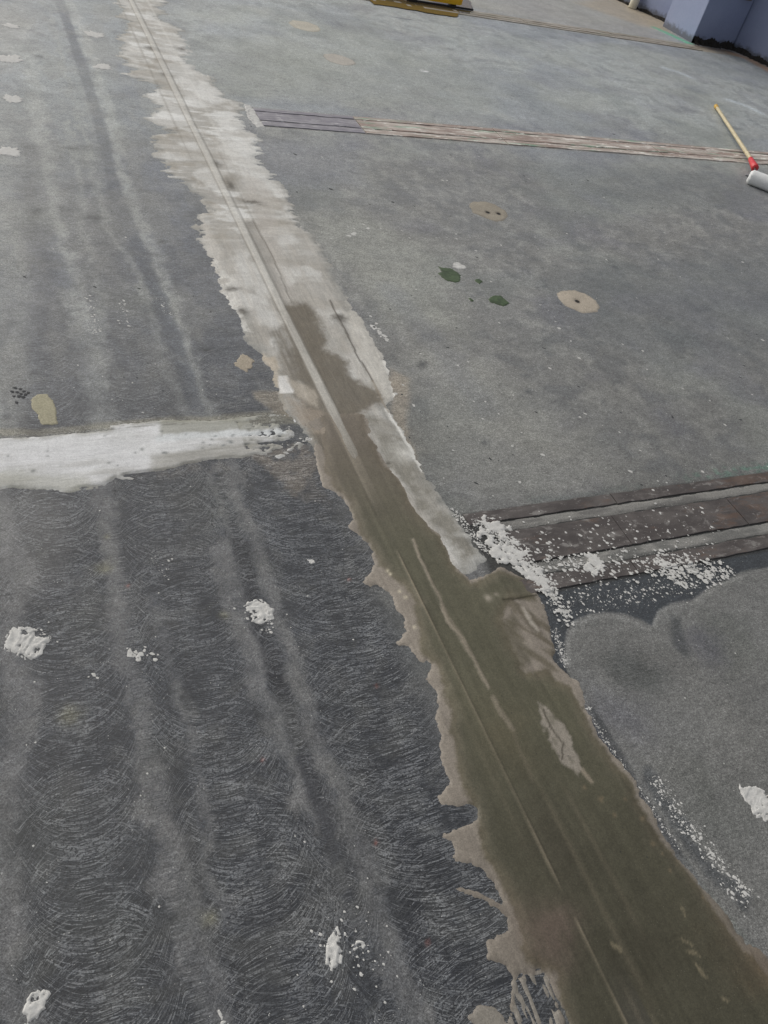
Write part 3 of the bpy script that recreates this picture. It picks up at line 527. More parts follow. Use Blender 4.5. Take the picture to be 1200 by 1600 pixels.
# ------------------------------------------------------------------ white cross band on the left
C_out = [(-1400, 720), (-300, 690), (-20, 683), (60, 681), (130, 674), (165, 671), (172, 664), (250, 656), (330, 655), (400, 650), (455, 646), (478, 650), (470, 662), (452, 670), (460, 680), (484, 686), (470, 700), (456, 710), (440, 716), (400, 711), (380, 718), (340, 719), (300, 725), (240, 738), (198, 744), (228, 752), (180, 749), (165, 762), (130, 765), (100, 769), (60, 765), (20, 764), (0, 768), (-300, 800), (-1400, 900)]
gx = axis([(-2.6, -.4, .02), (-.4, .70, .0048)]); gy = axis([(1.40, 1.90, .0045)]); X, Y = np.meshgrid(gx, gy)
F = ragged(C_out, X, Y, .006, 30, 60, 43)
endk = sst(.52, .66, X)
F = np.minimum(F, np.where(endk > 0, (.70 - .2 * endk - fbm(X * 60, Y * 80, 4, 46)) * .05, 1)); F = F + (fbm(X * 5, Y * 60, 4, 134) - .5) * .02
p = Paint(X, Y, A(186, 187, 186)); n1 = fbm(X * 6, Y * 26, 4, 47)
p.mix(sst(.45, .62, n1) * .55, A(150, 149, 144)); p.mix(sst(.5, .64, fbm(X * 10 + 4, Y * 50, 3, 48)) * .6, A(196, 197, 197)); p.mix(sst(.03, 0, F) * (.3 + .7 * sst(.35, .6, fbm(X * 30, Y * 60, 4, 133))) * .8, A(118, 117, 108))
p.area([(250, 656), (460, 648), (440, 668), (250, 682)], A(128, 128, 116), .01, .7, .02); p.area([(235, 712), (440, 690), (450, 712), (300, 728), (230, 740)], A(132, 130, 122), .01, .6, .02)
p.line([(250, 686), (330, 680), (440, 676)], .014, A(188, 192, 192), .6, .7, .02); p.line([(-20, 722), (60, 715), (160, 705), (210, 720)], .04, A(192, 193, 193), .7, .7, .04); p.line([(-20, 750), (120, 755)], .03, A(150, 150, 140), .7, .6, .03)
p.line([(168, 673), (250, 664), (300, 664)], .0015, A(80, 78, 70), .5, .5, .006)
for _ in range(26): p.blob((rng.uniform(0, 440), rng.uniform(668, 745)), rng.uniform(.003, .006), A(70, 76, 74), .7)
for _ in range(9): p.blob((rng.uniform(330, 420), rng.uniform(680, 700)), rng.uniform(.004, .010), A(60, 70, 72), .7, ry=.004)
Z = -.0005 + .0032 * sst(0, .012, F) + (n1 - .5) * .0018 * sst(0, .015, F)
o = sheet("plaster_band", gx, gy, F, Z, {'col': p.c * .86, 'brush': np.ones_like(X)}, M_white)
tag(o, "broad white plaster band across the left part of the floor, meeting the long strip", "plaster band")

# ------------------------------------------------------------------ near floor joint on the right
joint = tag(empty("floor_joint", (1.2, 1.1, 0)), "wide near floor joint of dark brown plates and grey filler, spattered with white plaster", "floor joint")
rj = random.Random(5)
for (x0, x1) in ((1.07, 1.60), (1.603, 2.35), (2.353, 3.6)): box("cover_plate", x0, x1, 1.216, 1.260, -.004, .0035, M_brown, joint, .0015, 16, .0022, rj.random())
for (x0, x1) in ((1.16, 1.545), (1.548, 2.02), (2.024, 3.6)): box("cover_plate", x0, x1, 1.052, 1.172, -.004, .0040, M_brown, joint, .0015, 16, .0020, rj.random())
for (x0, x1) in ((1.10, 1.50), (1.503, 2.1), (2.103, 3.6)): box("cover_plate", x0, x1, .951, 1.002, -.004, .0035, M_brown, joint, .0015, 14, .0022, rj.random())
def filler(x0, x1, y0, y1, c0, c1, par, seed, name="joint_filler", mat=None, zt=.0026, green=0):
    gx = axis([(x0 - .02, x1 + .02, .008)]); gy = axis([(y0 - .02, y1 + .02, .0045)]); X, Y = np.meshgrid(gx, gy)
    F = np.minimum(np.minimum(X - x0, x1 - X), np.minimum(Y - y0, y1 - Y)) + (fbm(X * 30, Y * 60, 3, seed) - .5) * .008
    q = Paint(X, Y, c0); q.mix(sst(.42, .62, fbm(X * 8, Y * 40, 4, seed + 1)), c1)
    if green: q.mix(sst(.54, .62, fbm(X * 12, Y * 50, 4, seed + 2)) * green, A(80, 136, 112))
    Z = -.0005 + zt * sst(0, .008, F) + (fbm(X * 15, Y * 60, 3, seed + 3) - .5) * .001
    return sheet(name, gx, gy, F, Z, {'col': q.c}, mat or M_fill, par)
filler(1.11, 3.6, 1.176, 1.213, A(90, 89, 86), A(108, 107, 103), joint, 101)
filler(1.17, 3.6, 1.006, 1.049, A(90, 90, 87), A(112, 111, 107), joint, 111)

# far joint
joint2 = tag(empty("floor_joint", (1.2, 4.15, 0)), "middle floor joint with white, brown and green streaks, passing under the roller handle", "floor joint")
M_pur = mat_plate("grey_violet_plate", (116, 113, 120), (132, 130, 134), (180, 180, 178), scale=(3, 40, 1), expose=.8, gain=1.45)
M_str = mat_plate("streaked_plate", (124, 110, 102), (156, 150, 142), (196, 195, 188), green=.7, scale=(2.6, 26, 1), expose=1., gain=1.75)
for y0, y1 in ((4.235, 4.275), (4.115, 4.225), (4.045, 4.105)):
    box("cover_plate", 1.21, 1.78, y0, y1, -.004, .004, M_pur, joint2, .0015, 12, .003, rj.random())
    xs = [1.786, 2.7, 3.9, 5.1, 7.5]
    for a_, b_ in zip(xs[:-1], xs[1:]): box("cover_plate", a_, b_ - .006, y0, y1, -.004, .0045, M_str, joint2, .0015, 20, .004, rj.random())
# third joint
joint3 = tag(empty("floor_joint", (3.7, 6.96, 0)), "farthest floor joint, beige and streaked, passing the yellow beam and ending at the blue wall", "floor joint")
M_bei = mat_plate("beige_plate", (142, 134, 120), (160, 154, 144), (190, 186, 176), green=.25, scale=(1.6, 18, 1), expose=.8, gain=1.2)
for y0, y1 in ((6.99, 7.05), (6.925, 6.98), (6.87, 6.915)):
    xs = [2.2, 3.3, 4.4, 5.4, 6.5]
    for a_, b_ in zip(xs[:-1], xs[1:]): box("cover_plate", a_, b_ - .008, y0, y1, -.004, .005, M_bei, joint3, .0015, 14, .004, rj.random())

# ------------------------------------------------------------------ splats and patches
def under(X, Y):
    """height of what lies on the floor there: joint plates, strip"""
    j = (Y > .949) * (Y < 1.262) * (X > 1.07); s_ = (X > .66) * (X < 1.125) * (Y < 3)
    return np.where(j, .0042, np.where(s_, .0024, 0.))
def splat(name, px, pts=None, r=.04, asp=1., ang=0., seed=1, label=None, cat=None, group=None, mat=None, col=None, h=.004, spiky=.5, res=.0022, ridge_ang=None, holes=.35, flat=False, rag=1., frag=0.):
    c = at(*px)[:2]
    if pts is not None:
        Pg = gp(pts); lo = Pg.min(0) - .02; hi = Pg.max(0) + .02
    else: lo = c - r * 1.9 * max(asp, 1); hi = c + r * 1.9 * max(asp, 1)
    n = max((hi - lo).max() / 90, res); gx = np.arange(lo[0], hi[0], n); gy = np.arange(lo[1], hi[1], n); X, Y = np.meshgrid(gx, gy)
    if pts is not None: F = ragged(pts, X, Y, .008 * rag, 45, 45, seed, .0035 * rag)
    else:
        ca, sa = math.cos(ang), math.sin(ang); u = (X - c[0]) * ca + (Y - c[1]) * sa; v = -(X - c[0]) * sa + (Y - c[1]) * ca
        u = u / asp; rr = np.hypot(u, v); th = np.arctan2(v, u)
        lobe = fbm(np.cos(th) * 2.2 + seed, np.sin(th) * 2.2 + seed, 3, seed) - .5; sp_ = fbm(np.cos(th) * 7 + seed, np.sin(th) * 7, 2, seed + 3) - .5
        F = r * (1 + lobe * 1.0 + sp_ * spiky) - rr
        F = F + (fbm(X / r * 2.6, Y / r * 2.6, 3, seed + 5) - .5) * r * .5
    ra = ang if ridge_ang is None else ridge_ang
    ur = X * math.cos(ra) + Y * math.sin(ra); vr = -X * math.sin(ra) + Y * math.cos(ra)
    rd = .55 * fbm(ur * 40 + 9 * fbm(X * 25, Y * 25, 2, seed), vr * 150 + 5 * fbm(X * 25, Y * 25, 2, seed + 1), 4, seed + 8) + .45 * fbm(X * 60, Y * 60, 4, seed + 9)
    if holes: F = np.minimum(F, (fbm(ur * 60, vr * 200, 3, seed + 11) - (.5 - holes * .5 * (F < r * .5) * 0) + .18 + np.clip(F / r, 0, 1) * .2) * .05)
    if frag: F = np.minimum(F, (.62 - frag * .25 - fbm((X * .58 - Y * .81) * 55, (X * .81 + Y * .58) * 120, 5, seed + 31) * .9 + np.clip(F / .02, 0, 1) * .16 + (fbm(X * 30, Y * 30, 3, seed + 33) - .5) * .5) * .03)
    Z = -.0005 + under(X, Y) * sst(0, .0006, F) + h * .4 * sst(0, .003, F) * (1 if flat else .4 + 1.2 * sst(.25, .75, rd))
    at_ = {}
    if col is not None:
        q = Paint(X, Y, col); q.mix(sst(r * .12, 0, F) * .4, np.array(col) * .75); q.mix(sst(.45, .65, fbm(X * 60, Y * 60, 3, seed + 20)) * .3, np.array(col) * 1.12); at_ = {'col': q.c}
    o = sheet(name, gx, gy, F, Z, at_, mat or M_splat)
    return tag(o, label, cat, group)
PB = "dried plaster splats on the scratched floor"
splat("plaster_splat", (40, 1003), [(2, 1015), (2, 998), (12, 984), (25, 978), (48, 980), (66, 986), (76, 996), (72, 1008), (70, 1024), (55, 1028), (40, 1030), (22, 1022)], .05, seed=21, label="big ridged white plaster splat near the left edge of the scratched floor", cat="plaster splat", group=PB, frag=.1, h=.006, ridge_ang=1.1)
splat("plaster_splat", (405, 955), [(378, 945), (390, 938), (402, 934), (415, 938), (428, 952), (427, 968), (410, 975), (396, 970), (392, 958)], .03, seed=22, label="round white plaster splat on the dark lane between two dusty lines, middle left", cat="plaster splat", group=PB, frag=.15, h=.006)
splat("plaster_splat", (520, 1482), [(524, 1450), (530, 1444), (534, 1462), (538, 1480), (536, 1506), (522, 1518), (506, 1506), (505, 1490), (514, 1472)], .03, seed=23, label="upright pale plaster splat beside a smaller one near the bottom centre", cat="plaster splat", group=PB, frag=.1, h=.006, ridge_ang=1.4)
splat("plaster_splat", (565, 1477), [(550, 1480), (560, 1472), (574, 1472), (579, 1480), (566, 1483), (556, 1488)], .014, seed=24, label="small crescent of plaster right of the upright splat at the bottom", cat="plaster splat", group=PB, res=.0015)
splat("plaster_splat", (55, 1575), [(34, 1610), (36, 1575), (48, 1552), (62, 1545), (80, 1552), (74, 1572), (62, 1590), (58, 1612)], .04, seed=25, label="blurred white plaster splat cut by the bottom left corner", cat="plaster splat", group=PB, frag=.1, h=.006, ridge_ang=1.0)
splat("plaster_splat", (345, 1588), [(335, 1585), (342, 1578), (352, 1590), (362, 1602), (348, 1605)], .014, seed=26, label="small plaster splat at the bottom edge left of centre", cat="plaster splat", group=PB, res=.0015)
splat("plaster_splat", (485, 877), [(476, 871), (483, 873), (490, 874), (492, 879), (484, 881), (479, 878)], .008, seed=27, label="tiny star shaped white splat alone on the floor left of the wet mortar", cat="plaster splat", group=PB, res=.001)
splat("plaster_splat", (1180, 1250), [(1155, 1220), (1162, 1232), (1180, 1228), (1196, 1240), (1215, 1260), (1200, 1282), (1185, 1278), (1172, 1262), (1158, 1245)], .035, seed=28, label="smooth white plaster splat at the right edge beyond the wet mortar", cat="plaster splat", group=PB)
splat("plaster_smear", (1115, 1340), [(1072, 1286), (1085, 1296), (1095, 1312), (1118, 1330), (1132, 1350), (1150, 1372), (1170, 1390), (1168, 1402), (1155, 1420), (1145, 1400), (1128, 1382), (1112, 1352), (1095, 1332), (1080, 1310)], .03, seed=29, label="long broken white plaster smear on the ground slab right of the wet mortar", cat="plaster smear", res=.0016, h=.0016, rag=2.6, frag=.55)
splat("plaster_smear", (830, 880), [(738, 815), (752, 808), (775, 806), (800, 822), (812, 850), (842, 882), (858, 905), (878, 935), (893, 968), (886, 988), (868, 958), (842, 930), (826, 905), (798, 885), (772, 872), (748, 850)], .03, seed=30, label="white plaster smear across the left ends of the near joint plates", cat="plaster smear", res=.0015, h=.0016, rag=3.6, frag=.72, mat=M_splat)
for k_, (ps, lb) in enumerate((([(900, 875), (925, 862), (945, 880), (952, 896), (925, 898)], "ragged white plaster clump on the grey filler of the near joint"),
                ([(1020, 878), (1040, 872), (1058, 878), (1072, 905), (1070, 921), (1052, 912), (1036, 898)], "large white plaster clump below the lowest plate of the near joint"),
                ([(1068, 874), (1085, 878), (1108, 893), (1118, 906), (1100, 902), (1080, 890)], "slanted white plaster clump at the right of the near joint"),
                ([(1120, 895), (1130, 890), (1143, 902), (1128, 904)], "small white clump farthest right beside the near joint"))):
    splat("plaster_clump", ps[0], ps, .02, seed=40 + k_, label=lb, cat="plaster clump", group="plaster clumps on the near joint", res=.0014, h=.0018, rag=3, frag=.62)
splat("plaster_smear", (395, 182), [(380, 163), (392, 165), (402, 180), (413, 198), (403, 200), (388, 185)], .04, seed=50, label="short white smear at the left end of the middle joint", cat="plaster smear", h=.006)
splat("plaster_smear", (578, 200), [(568, 188), (580, 193), (588, 203), (604, 208), (585, 209), (575, 203)], .04, seed=51, label="whitish smear where the middle joint turns from violet to streaked", cat="plaster smear", h=.007)
splat("plaster_splat", (714, 415), [(706, 411), (714, 409), (726, 415), (728, 420), (716, 421), (707, 418)], .03, seed=52, label="chalky white splat touching the larger green spot", cat="plaster splat", h=.006)
for k_, (q, r_, lb) in enumerate((((18, 93), .06, "long white splat high at the left edge of the floor"), ((20, 155), .045, "second white splat down the left edge, below the long one"), ((14, 236), .045, "third white splat down the left edge, above the dusty lanes"), ((150, 54), .05, "upper small white splat between the dusty lanes at the top left"), ((161, 104), .045, "lower small white splat between the dusty lanes at the top left"), ((18, 41), .04, "faint white splat in the top left corner"))):
    splat("plaster_splat", q, None, r_, 1.0, 0, 60 + k_, lb, "plaster splat", "white splats far off on the left", h=.006, res=.004, flat=True, holes=0)
# beige fillings of core holes
M_hole = mat_plain("dark_hole", (38, 34, 30), .9)
def patch(px, r, seed, lb, hole=None, col=A(146, 138, 125)):
    c = at(*px)[:2]; gx = np.arange(c[0] - r * 1.5, c[0] + r * 1.5, .006); gy = np.arange(c[1] - r * 1.5, c[1] + r * 1.5, .006); X, Y = np.meshgrid(gx, gy)
    th = np.arctan2(Y - c[1], X - c[0]); F = r * (1 + (fbm(np.cos(th) * 1.5 + seed, np.sin(th) * 1.5, 3, seed) - .5) * .35) - np.hypot(X - c[0], Y - c[1])
    q = Paint(X, Y, col); q.mix(sst(.4, .65, fbm(X * 25, Y * 25, 3, seed)) * .4, np.array(col) * .82); q.mix(sst(.016, 0, F) * .8 * (.4 + .6 * fbm(X * 50, Y * 50, 3, seed)), A(98, 97, 92)); F = F + (fbm(X * 60, Y * 60, 3, seed + 2) - .5) * .012
    F_ = F
    if hole:
        for hh in hole:
            ch = at(*hh)[:2]; d = np.hypot((X - ch[0]) * 1., (Y - ch[1]) * .8); q.mix(np.exp(-(d / .012) ** 2), A(50, 44, 36)); F_ = np.minimum(F_, d - .007)
    e_ = empty("filled_hole", (c[0], c[1], 0)); tag(e_, lb, "floor patch", "round beige patches on the right slab")
    sheet("filler_disc", gx, gy, F_, -.0004 + .0022 * sst(0, .015, F_), {'col': q.c}, M_patch, e_)
    if hole:
        for hh in hole:
            ch = at(*hh)[:2]; pts = [(.011 * math.cos(t), .011 * math.sin(t), .0006) for t in np.linspace(0, 2 * math.pi, 13)[:-1]]
            pyd("pit", pts + [(x * .4, y * .4, .0002) for x, y, z in pts], [(i, (i + 1) % 12, 12 + (i + 1) % 12, 12 + i) for i in range(12)] + [tuple(range(12, 24))], M_hole, e_, (ch[0] - c[0], ch[1] - c[1], 0))
patch((905, 472), .098, 3, "nearest round beige filled patch, right of the green spots, with one dark pit", [(902, 471)])
patch((763, 330), .105, 5, "round beige filled patch in mid slab above the green spots, with two dark pits", [(762, 332), (779, 334)], A(126, 120, 108))
patch((530, 93), .11, 8, "smooth round beige patch just above the middle joint", None, A(150, 146, 138))
patch((477, 41), .12, 9, "farthest round beige patch, near the top of the floor", None, A(154, 150, 138))
splat("beige_patch", (68, 640), [(48, 625), (58, 616), (74, 616), (85, 625), (88, 648), (92, 664), (66, 664), (58, 648), (50, 640)], .04, seed=70, label="beige keyhole shaped filler patch above the white band at the left", cat="floor patch", col=A(134, 130, 110), mat=M_patch, h=.005, flat=True, holes=0, rag=.6)
splat("beige_patch", (382, 567), [(366, 567), (378, 552), (392, 558), (398, 568), (386, 582), (372, 575)], .03, seed=71, label="small squarish beige patch beside the pale strip", cat="floor patch", col=A(134, 126, 112), mat=M_patch, h=.005, flat=True, holes=0, rag=1.4)
# green spots
M_green = mat_plain("green_slime", (74, 92, 60), .5, .3, 60, .001, rgb2=(58, 74, 46))
for k_, (ps, lb) in enumerate((([(684, 416), (692, 418), (706, 420), (717, 427), (721, 434), (718, 440), (710, 442), (697, 438), (690, 434), (684, 428), (688, 424)], "largest green spot, upper left of the group"),
                ([(761, 467), (770, 462), (782, 461), (790, 468), (797, 474), (788, 479), (776, 475), (766, 473)], "second largest green spot, lower right of the group"),
                ([(741, 438), (748, 435), (754, 440), (748, 444)], "small green speck between the two large green spots, upper one"),
                ([(730, 465), (735, 465), (742, 471), (736, 472)], "smallest green speck, left of the lower large green spot"))):
    splat("green_spot", ps[0], ps, .02, seed=80 + k_, label=lb, cat="green spot", group="green spots on the right slab", mat=M_green, h=.006, res=.0025, flat=True, holes=0, rag=.8)

# spatter: thousands of droplets nobody could count
def droplets(name, spec, mat, z=0.):
    V, Fc = [], []; r_ = np.random.default_rng(len(name) + len(spec))
    for kind, P_, n, s0, s1, el, zz in spec:
        for _ in range(n):
            if kind == 'line':
                i = r_.integers(0, len(P_) - 1); t = r_.random(); q = np.array(P_[i]) * (1 - t) + np.array(P_[i + 1]) * t; c = at(*q)[:2] + r_.normal(0, 1, 2) * zz[1]
            else:
                q = np.array(P_[0]) + (r_.random(2) - .5) * np.array(P_[1]); c = at(*q)[:2]
            z0 = zz[0]; R_ = s0 + (s1 - s0) * r_.random() ** 4; an = r_.normal(-.95, .35); e_ = 1 + el * r_.random(); b = len(V); nn = 7
            ca, sa = math.cos(an), math.sin(an)
            for ring, (rk, zk) in enumerate(((1, 0), (.7, .35))):
                for i in range(nn):
                    t = 2 * math.pi * i / nn; u = R_ * rk * e_ * math.cos(t) * (1 + .25 * math.sin(3 * t + R_ * 9e3)); v = R_ * rk * math.sin(t) * (1 + .2 * math.cos(2 * t + R_ * 5e3)); V.append((c[0] + u * ca - v * sa, c[1] + u * sa + v * ca, z0 + zk * min(R_, .003) * .28))
            for i in range(nn): Fc.append((b + i, b + (i + 1) % nn, b + nn + (i + 1) % nn, b + nn + i))
            Fc.append(tuple(b + nn + i for i in range(nn)))
    return pyd(name, V, Fc, mat, smooth=True)
zt = (.0042, .010)
sp1 = droplets("plaster_spatter", [
    ('line', [(745, 815), (800, 850), (850, 905), (885, 970)], 900, .0007, .0045, .5, (.0040, .016)),
    ('line', [(850, 880), (930, 880), (1040, 880), (1110, 880)], 620, .0008, .0062, .8, (.0040, .035)),
    ('line', [(800, 840), (900, 850), (1000, 830), (1100, 815)], 330, .0007, .005, .6, (.0042, .055)),
    ('line', [(880, 945), (960, 930), (1040, 920), (1120, 895)], 520, .0007, .0032, .8, (.0004, .028)),
    ('line', [(1020, 885), (1080, 900), (1140, 888)], 150, .002, .009, .8, (.0020, .022)),
    ('line', [(705, 795), (735, 830), (760, 865)], 260, .0006, .0038, .4, (.0022, .007)),
    ('line', [(868, 985), (878, 1020), (884, 1040)], 260, .0006, .0022, .5, (.0004, .006)),
    ('line', [(915, 1100), (950, 1165), (1010, 1250), (1060, 1325)], 260, .0006, .0022, .5, (.0004, .005)),
    ('line', [(1020, 1215), (1060, 1275), (1100, 1320), (1165, 1400)], 480, .0006, .0030, .5, (.0004, .013))], M_splat)
tag(sp1, "fine white plaster spatter over the near joint and along the right edge of the mortar strip", "plaster spatter", kind='stuff')
sp2 = droplets("plaster_crumbs", [
    ('area', [(300, 1100), (760, 1000)], 260, .0005, .0024, .5, (.0004, 0)),
    ('area', [(900, 560), (620, 440)], 240, .0010, .0065, .8, (.0004, 0)),
    ('area', [(120, 500), (420, 300)], 80, .0008, .0035, .8, (.0004, 0)),
    ('line', [(135, 460), (148, 500), (145, 520)], 70, .001, .0045, .8, (.0004, .012)), ('line', [(190, 470), (195, 505)], 40, .001, .004, .8, (.0004, .012)), ('line', [(252, 465), (264, 492)], 30, .001, .0035, .8, (.0004, .009)),
    ('line', [(195, 1020), (250, 1022)], 22, .002, .0075, .5, (.0004, .008)), ('line', [(235, 872), (265, 900)], 24, .0008, .003, .5, (.0004, .012)),
    ('line', [(135, 1050), (155, 1060)], 6, .002, .004, .5, (.0004, .006)), ('line', [(480, 1440), (560, 1540)], 50, .0006, .003, .5, (.0004, .03)),
    ('line', [(560, 1440), (600, 1560)], 30, .0006, .003, .5, (.0004, .03)), ('line', [(575, 490), (590, 515), (608, 535)], 40, .001, .010, .6, (.0004, .008)),
    ('line', [(520, 375), (575, 355)], 20, .001, .010, .6, (.0004, .02)), ('line', [(845, 475), (862, 495), (910, 565)], 26, .001, .0075, .6, (.0004, .01)),
    ('line', [(60, 985), (75, 1010)], 20, .001, .0035, .6, (.0004, .01)), ('line', [(388, 950), (425, 990)], 34, .001, .0035, .6, (.0004, .016)),
    ('line', [(500, 690), (485, 686), (470, 690)], 20, .002, .008, .6, (.0015, .006)), ('area', [(700, 300), (500, 200)], 50, .001, .006, .8, (.0004, 0)),
    ('area', [(1100, 1200), (200, 500)], 60, .0006, .0022, .5, (.0004, 0))], M_splat)
tag(sp2, "scattered white plaster crumbs and drops all over the floor", "plaster crumbs", kind='stuff')
M_grit = mat_plain("dark_grit", (52, 54, 56), .8)
sp3 = droplets("dark_grit", [('area', [(900, 600), (620, 560)], 200, .0008, .0040, 1.6, (.0003, 0)), ('area', [(250, 350), (500, 560)], 60, .001, .004, 1.6, (.0003, 0)), ('area', [(700, 250), (900, 200)], 60, .002, .008, 1.6, (.0003, 0)), ('line', [(745, 1040), (900, 1200), (1000, 1400)], 20, .0006, .0014, .3, (.0056, .04))], M_grit)
tag(sp3, "dark grit and specks scattered on the slab", "grit", kind='stuff')
# cluster of dark oval cells at the left
cl = []
for q in ((24, 606), (31, 608), (37, 612), (27, 613), (33, 616), (40, 617), (22, 619), (29, 620), (36, 621), (44, 614), (26, 629), (19, 612)): cl.append(('line', [q, (q[0] + .5, q[1])], 1, .0052, .0056, .4, (.0003, .0005)))
tag(droplets("oval_marks", cl, M_grit), "cluster of small dark oval marks on the floor left of the keyhole patch", "marks")

# ------------------------------------------------------------------ paint roller with a long wooden handle
def tube(name, P0, P1, r0, r1, mat, parent, n=16, rings=1, cap=.3, wob=0., seed=1):
    P0, P1 = Vector(P0), Vector(P1); d = (P1 - P0); L = d.length; d.normalize(); u = d.orthogonal().normalized(); v = d.cross(u); r_ = random.Random(seed)
    st_ = [(0, r0 * (1 - cap)), (min(r0 * cap, L * .1) / L, r0)] + [(i / rings, r0 + (r1 - r0) * i / rings) for i in range(1, rings)] + [(1 - min(r1 * cap, L * .1) / L, r1), (1, r1 * (1 - cap))]
    V, Fc = [], []
    for k, (t, rr) in enumerate(st_):
        for i in range(n):
            a_ = 2 * math.pi * i / n; q = rr * (1 + r_.uniform(-wob, wob)); V.append(d * (L * t) + (u * math.cos(a_) + v * math.sin(a_)) * q)
    for k in range(len(st_) - 1):
        for i in range(n): Fc.append((k * n + i, k * n + (i + 1) % n, (k + 1) * n + (i + 1) % n, (k + 1) * n + i))
    Fc.append(tuple(reversed(range(n)))); Fc.append(tuple((len(st_) - 1) * n + i for i in range(n)))
    return pyd(name, V, Fc, mat, parent, tuple(P0 - parent.location), smooth=True)
M_wood = mat_plain("pale_wood", (200, 188, 154), .5, .16, 30, .0005, stretch=(1, 1, 1)); M_ycap = mat_plain("yellow_cap", (206, 166, 70), .5); M_red = mat_plain("red_plastic", (214, 62, 66), .35, .05); M_wool = mat_plain("white_fleece", (242, 244, 242), .9, .06, 180, .004, .2)
rh = at(1176, 278, .04); rol = tag(empty("paint_roller", (rh[0], rh[1], 0)), "white roller on a long pale wooden handle with a red collar, lying at the right", "paint roller")
tip = Vector(at(1120, 168, .02)); base = Vector(at(1174, 250, .055)); ferr = Vector(at(1180, 263, .055)); ferr2 = Vector(at(1173, 249, .055))
tube("handle", base, tip, .0135, .012, M_wood, rol, rings=6, wob=.02); dt = (tip - base).normalized()
tube("end_cap", tip - dt * .02, tip + dt * .05, .0150, .0155, M_ycap, rol)
tube("collar", ferr2 + dt * .01, ferr, .016, .024, M_red, rol, rings=3)
h0 = Vector(at(1172, 276, .042)); hd = Vector((.84, -.42, 0)).normalized(); hd = (Vector(at(1203, 288, .042)) - h0).normalized()
tube("roller_head", h0 - hd * .01, h0 + hd * .42, .044, .044, M_wool, rol, n=32, rings=24, cap=.35, wob=.025)
M_rod = mat_plain("steel_rod", (120, 122, 124), .35, metal=.8)
tube("axle", h0 - hd * .03, h0 + hd * .02, .006, .006, M_rod, rol); tube("neck", ferr + dt * .01, h0 + hd * .04, .006, .006, M_rod, rol)

# ------------------------------------------------------------------ yellow beam and its wet reflection at the top
M_yel = mat_plain("yellow_paint", (252, 196, 20), .35, .05); M_blk = mat_plain("black_rubber", (34, 34, 36), .6)
yb = tag(empty("yellow_beam", (3.3, 7.15, 0)), "yellow painted steel beam on black feet at the top edge of the picture", "steel beam")
box("beam", 2.86, 3.77, 7.04, 7.16, .03, .125, M_yel, yb, .034)
box("end_plate", 3.77, 3.785, 7.045, 7.155, .034, .111, M_yel, yb, .004)
for xx in (2.95, 3.34, 3.72): tube("foot", (xx, 7.05, .019), (xx, 7.15, .019), .019, .019, M_blk, yb, n=20)
box("skid", 3.25, 3.90, 7.022, 7.036, .008, .022, M_blk, yb, .003)
gW = G("shallow_water"); P_ = gW.pos(); M_water = gW.fin(tuple(A(96, 84, 58)), .06, gW.noise(P_, 9., 2.), .15, .002, .6)  # ochre base colour paints in part of the beam's reflection
gx = axis([(2.5, 4.1, .02)]); gy = axis([(6.5, 7.5, .015)]); X, Y = np.meshgrid(gx, gy)
F = ragged([(560, -30), (570, -6), (583, 8), (615, 12), (650, 17), (680, 23), (712, 27), (722, 21), (735, 22), (740, 10), (700, -30)], X, Y, .03, 8, 8, 93)
o = sheet("puddle", gx, gy, F, np.full_like(X, .0055), {}, M_water); tag(o, kind='structure')

# ------------------------------------------------------------------ blue-grey walls in the top right corner
M_wall = mat_wall(); M_mould = mat_plain("black_mould", (44, 40, 34), .9, .4, 60, .002); M_cream = mat_plain("cream_plastic", (222, 216, 196), .4, .04)
HW = 3.2
def wall(name, poly, lb, cat="wall"):
    n = len(poly); V = [(x, y, 0) for x, y in poly] + [(x, y, HW) for x, y in poly]
    c = np.mean(np.array(poly), 0); V = [(x - c[0], y - c[1], z) for x, y, z in V]
    Fc = [(i, (i + 1) % n, n + (i + 1) % n, n + i) for i in range(n)] + [tuple(range(n, 2 * n)), tuple(reversed(range(n)))]
    o = pyd(name, V, Fc, M_wall, None, (c[0], c[1], -.01))
    b_ = o.modifiers.new('b', 'BEVEL'); b_.width = .006; b_.segments = 2
    return tag(o, lb, cat)
w_back = wall("back_wall", [(6.545, 8.62), (6.80, 7.66), (7.2, 7.7), (6.75, 12), (5.9, 11.9)], "grey wall at the top edge behind the column, with the cream pipe at its foot")
w_col = wall("column", [(6.548, 7.137), (7.11, 7.137), (7.11, 7.655), (6.548, 7.655)], "blue-grey column standing forward in the top right corner", "column")
w_right = wall("right_wall", [(7.118, 7.2), (7.25, 6.60), (7.75, 4.2), (8.2, 4.2), (8.2, 7.2)], "blue-grey wall running toward the viewer at the right edge")
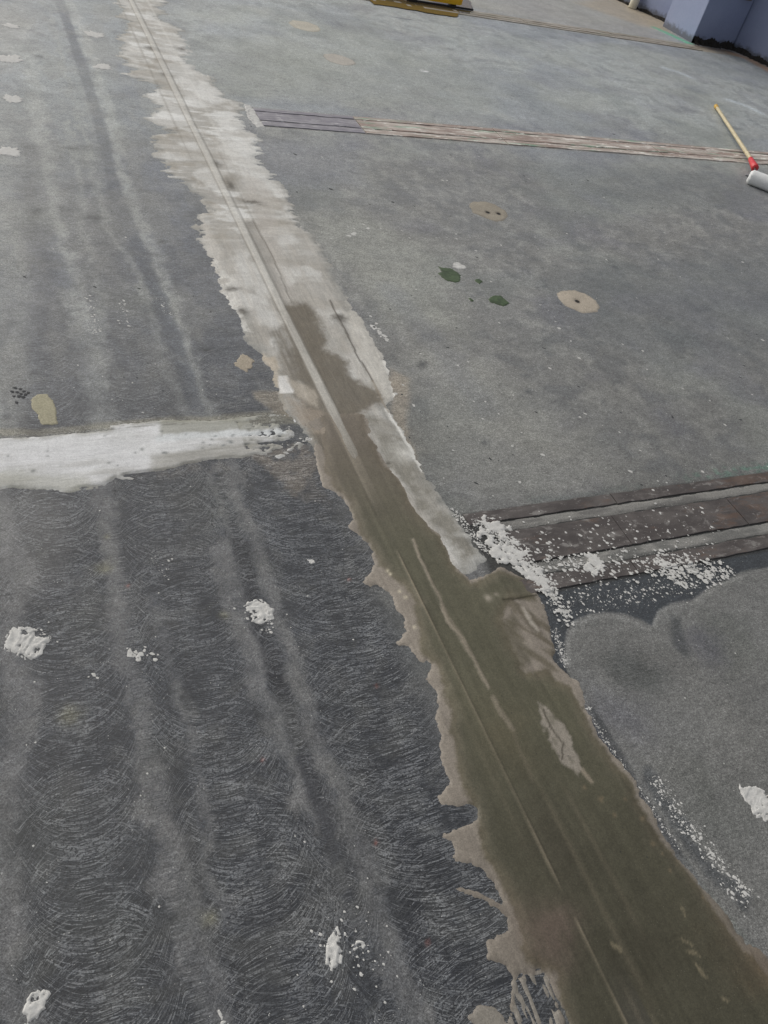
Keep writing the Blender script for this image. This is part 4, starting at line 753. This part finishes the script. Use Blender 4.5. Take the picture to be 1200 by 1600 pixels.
def mould(parent, a_, b_, seed, hh=.05, th=.012):
    """crust of mould and old sealant along the foot of a wall"""
    a_, b_ = Vector((*a_, 0)), Vector((*b_, 0)); d = b_ - a_; L = d.length; d.normalize(); nrm = Vector((d.y, -d.x, 0)); n = max(6, int(L / .009)); r_ = random.Random(seed); V, Fc = [], []
    for i in range(n + 1):
        q = a_ + d * (L * i / n); h_ = hh * (.35 + .5 * abs(math.sin(i * .13 + seed)) * r_.uniform(.7, 1.1) + .25 * r_.random()); t_ = th * r_.uniform(.6, 2.2)
        V += [q - nrm * .004, q - nrm * .004 + Vector((0, 0, h_)), q + nrm * .004 + Vector((0, 0, h_ * .8)), q + nrm * t_ + Vector((0, 0, h_ * .3)), q + nrm * t_ * 1.8]
    for i in range(n):
        for k in range(4): Fc.append((i * 5 + k, (i + 1) * 5 + k, (i + 1) * 5 + k + 1, i * 5 + k + 1))
    V = [v - a_ for v in V]; return pyd("mould_line", V, Fc, M_mould, parent, tuple(a_ - parent.location), smooth=False)
mould(w_col, (6.548, 7.133), (7.11, 7.133), 1, .07, .02); mould(w_right, (7.118, 7.19), (7.25, 6.60), 2, .05, .02); mould(w_right, (7.25, 6.60), (7.75, 4.2), 3, .05, .02)
mould(w_back, (6.545, 8.62), (6.80, 7.66), 4, .035, .01); mould(w_back, (5.9, 11.9), (6.545, 8.62), 5, .035, .01)
pp = at(997, 14); pipe = tag(empty("pipe_stub", (6.62, 8.30, 0)), "short cream plastic pipe stub standing at the foot of the back wall", "pipe")
tube("pipe", (6.56, 8.27, .0), (6.575, 8.275, .13), .048, .048, M_cream, pipe, n=24, cap=.05); tube("socket", (6.575, 8.275, .12), (6.58, 8.277, .17), .056, .056, M_cream, pipe, n=24, cap=.08)
M_box = mat_plain("brown_grey_box", (120, 108, 100), .5)
jb = tag(empty("junction_box", (7.0, 7.12, .4)), "small brownish box fixed on the column front at the very top right", "junction box")
box("housing", 6.95, 7.05, 7.105, 7.136, .44, .54, M_box, jb, .006); box("lid", 6.957, 7.043, 7.098, 7.105, .447, .533, M_box, jb, .003)
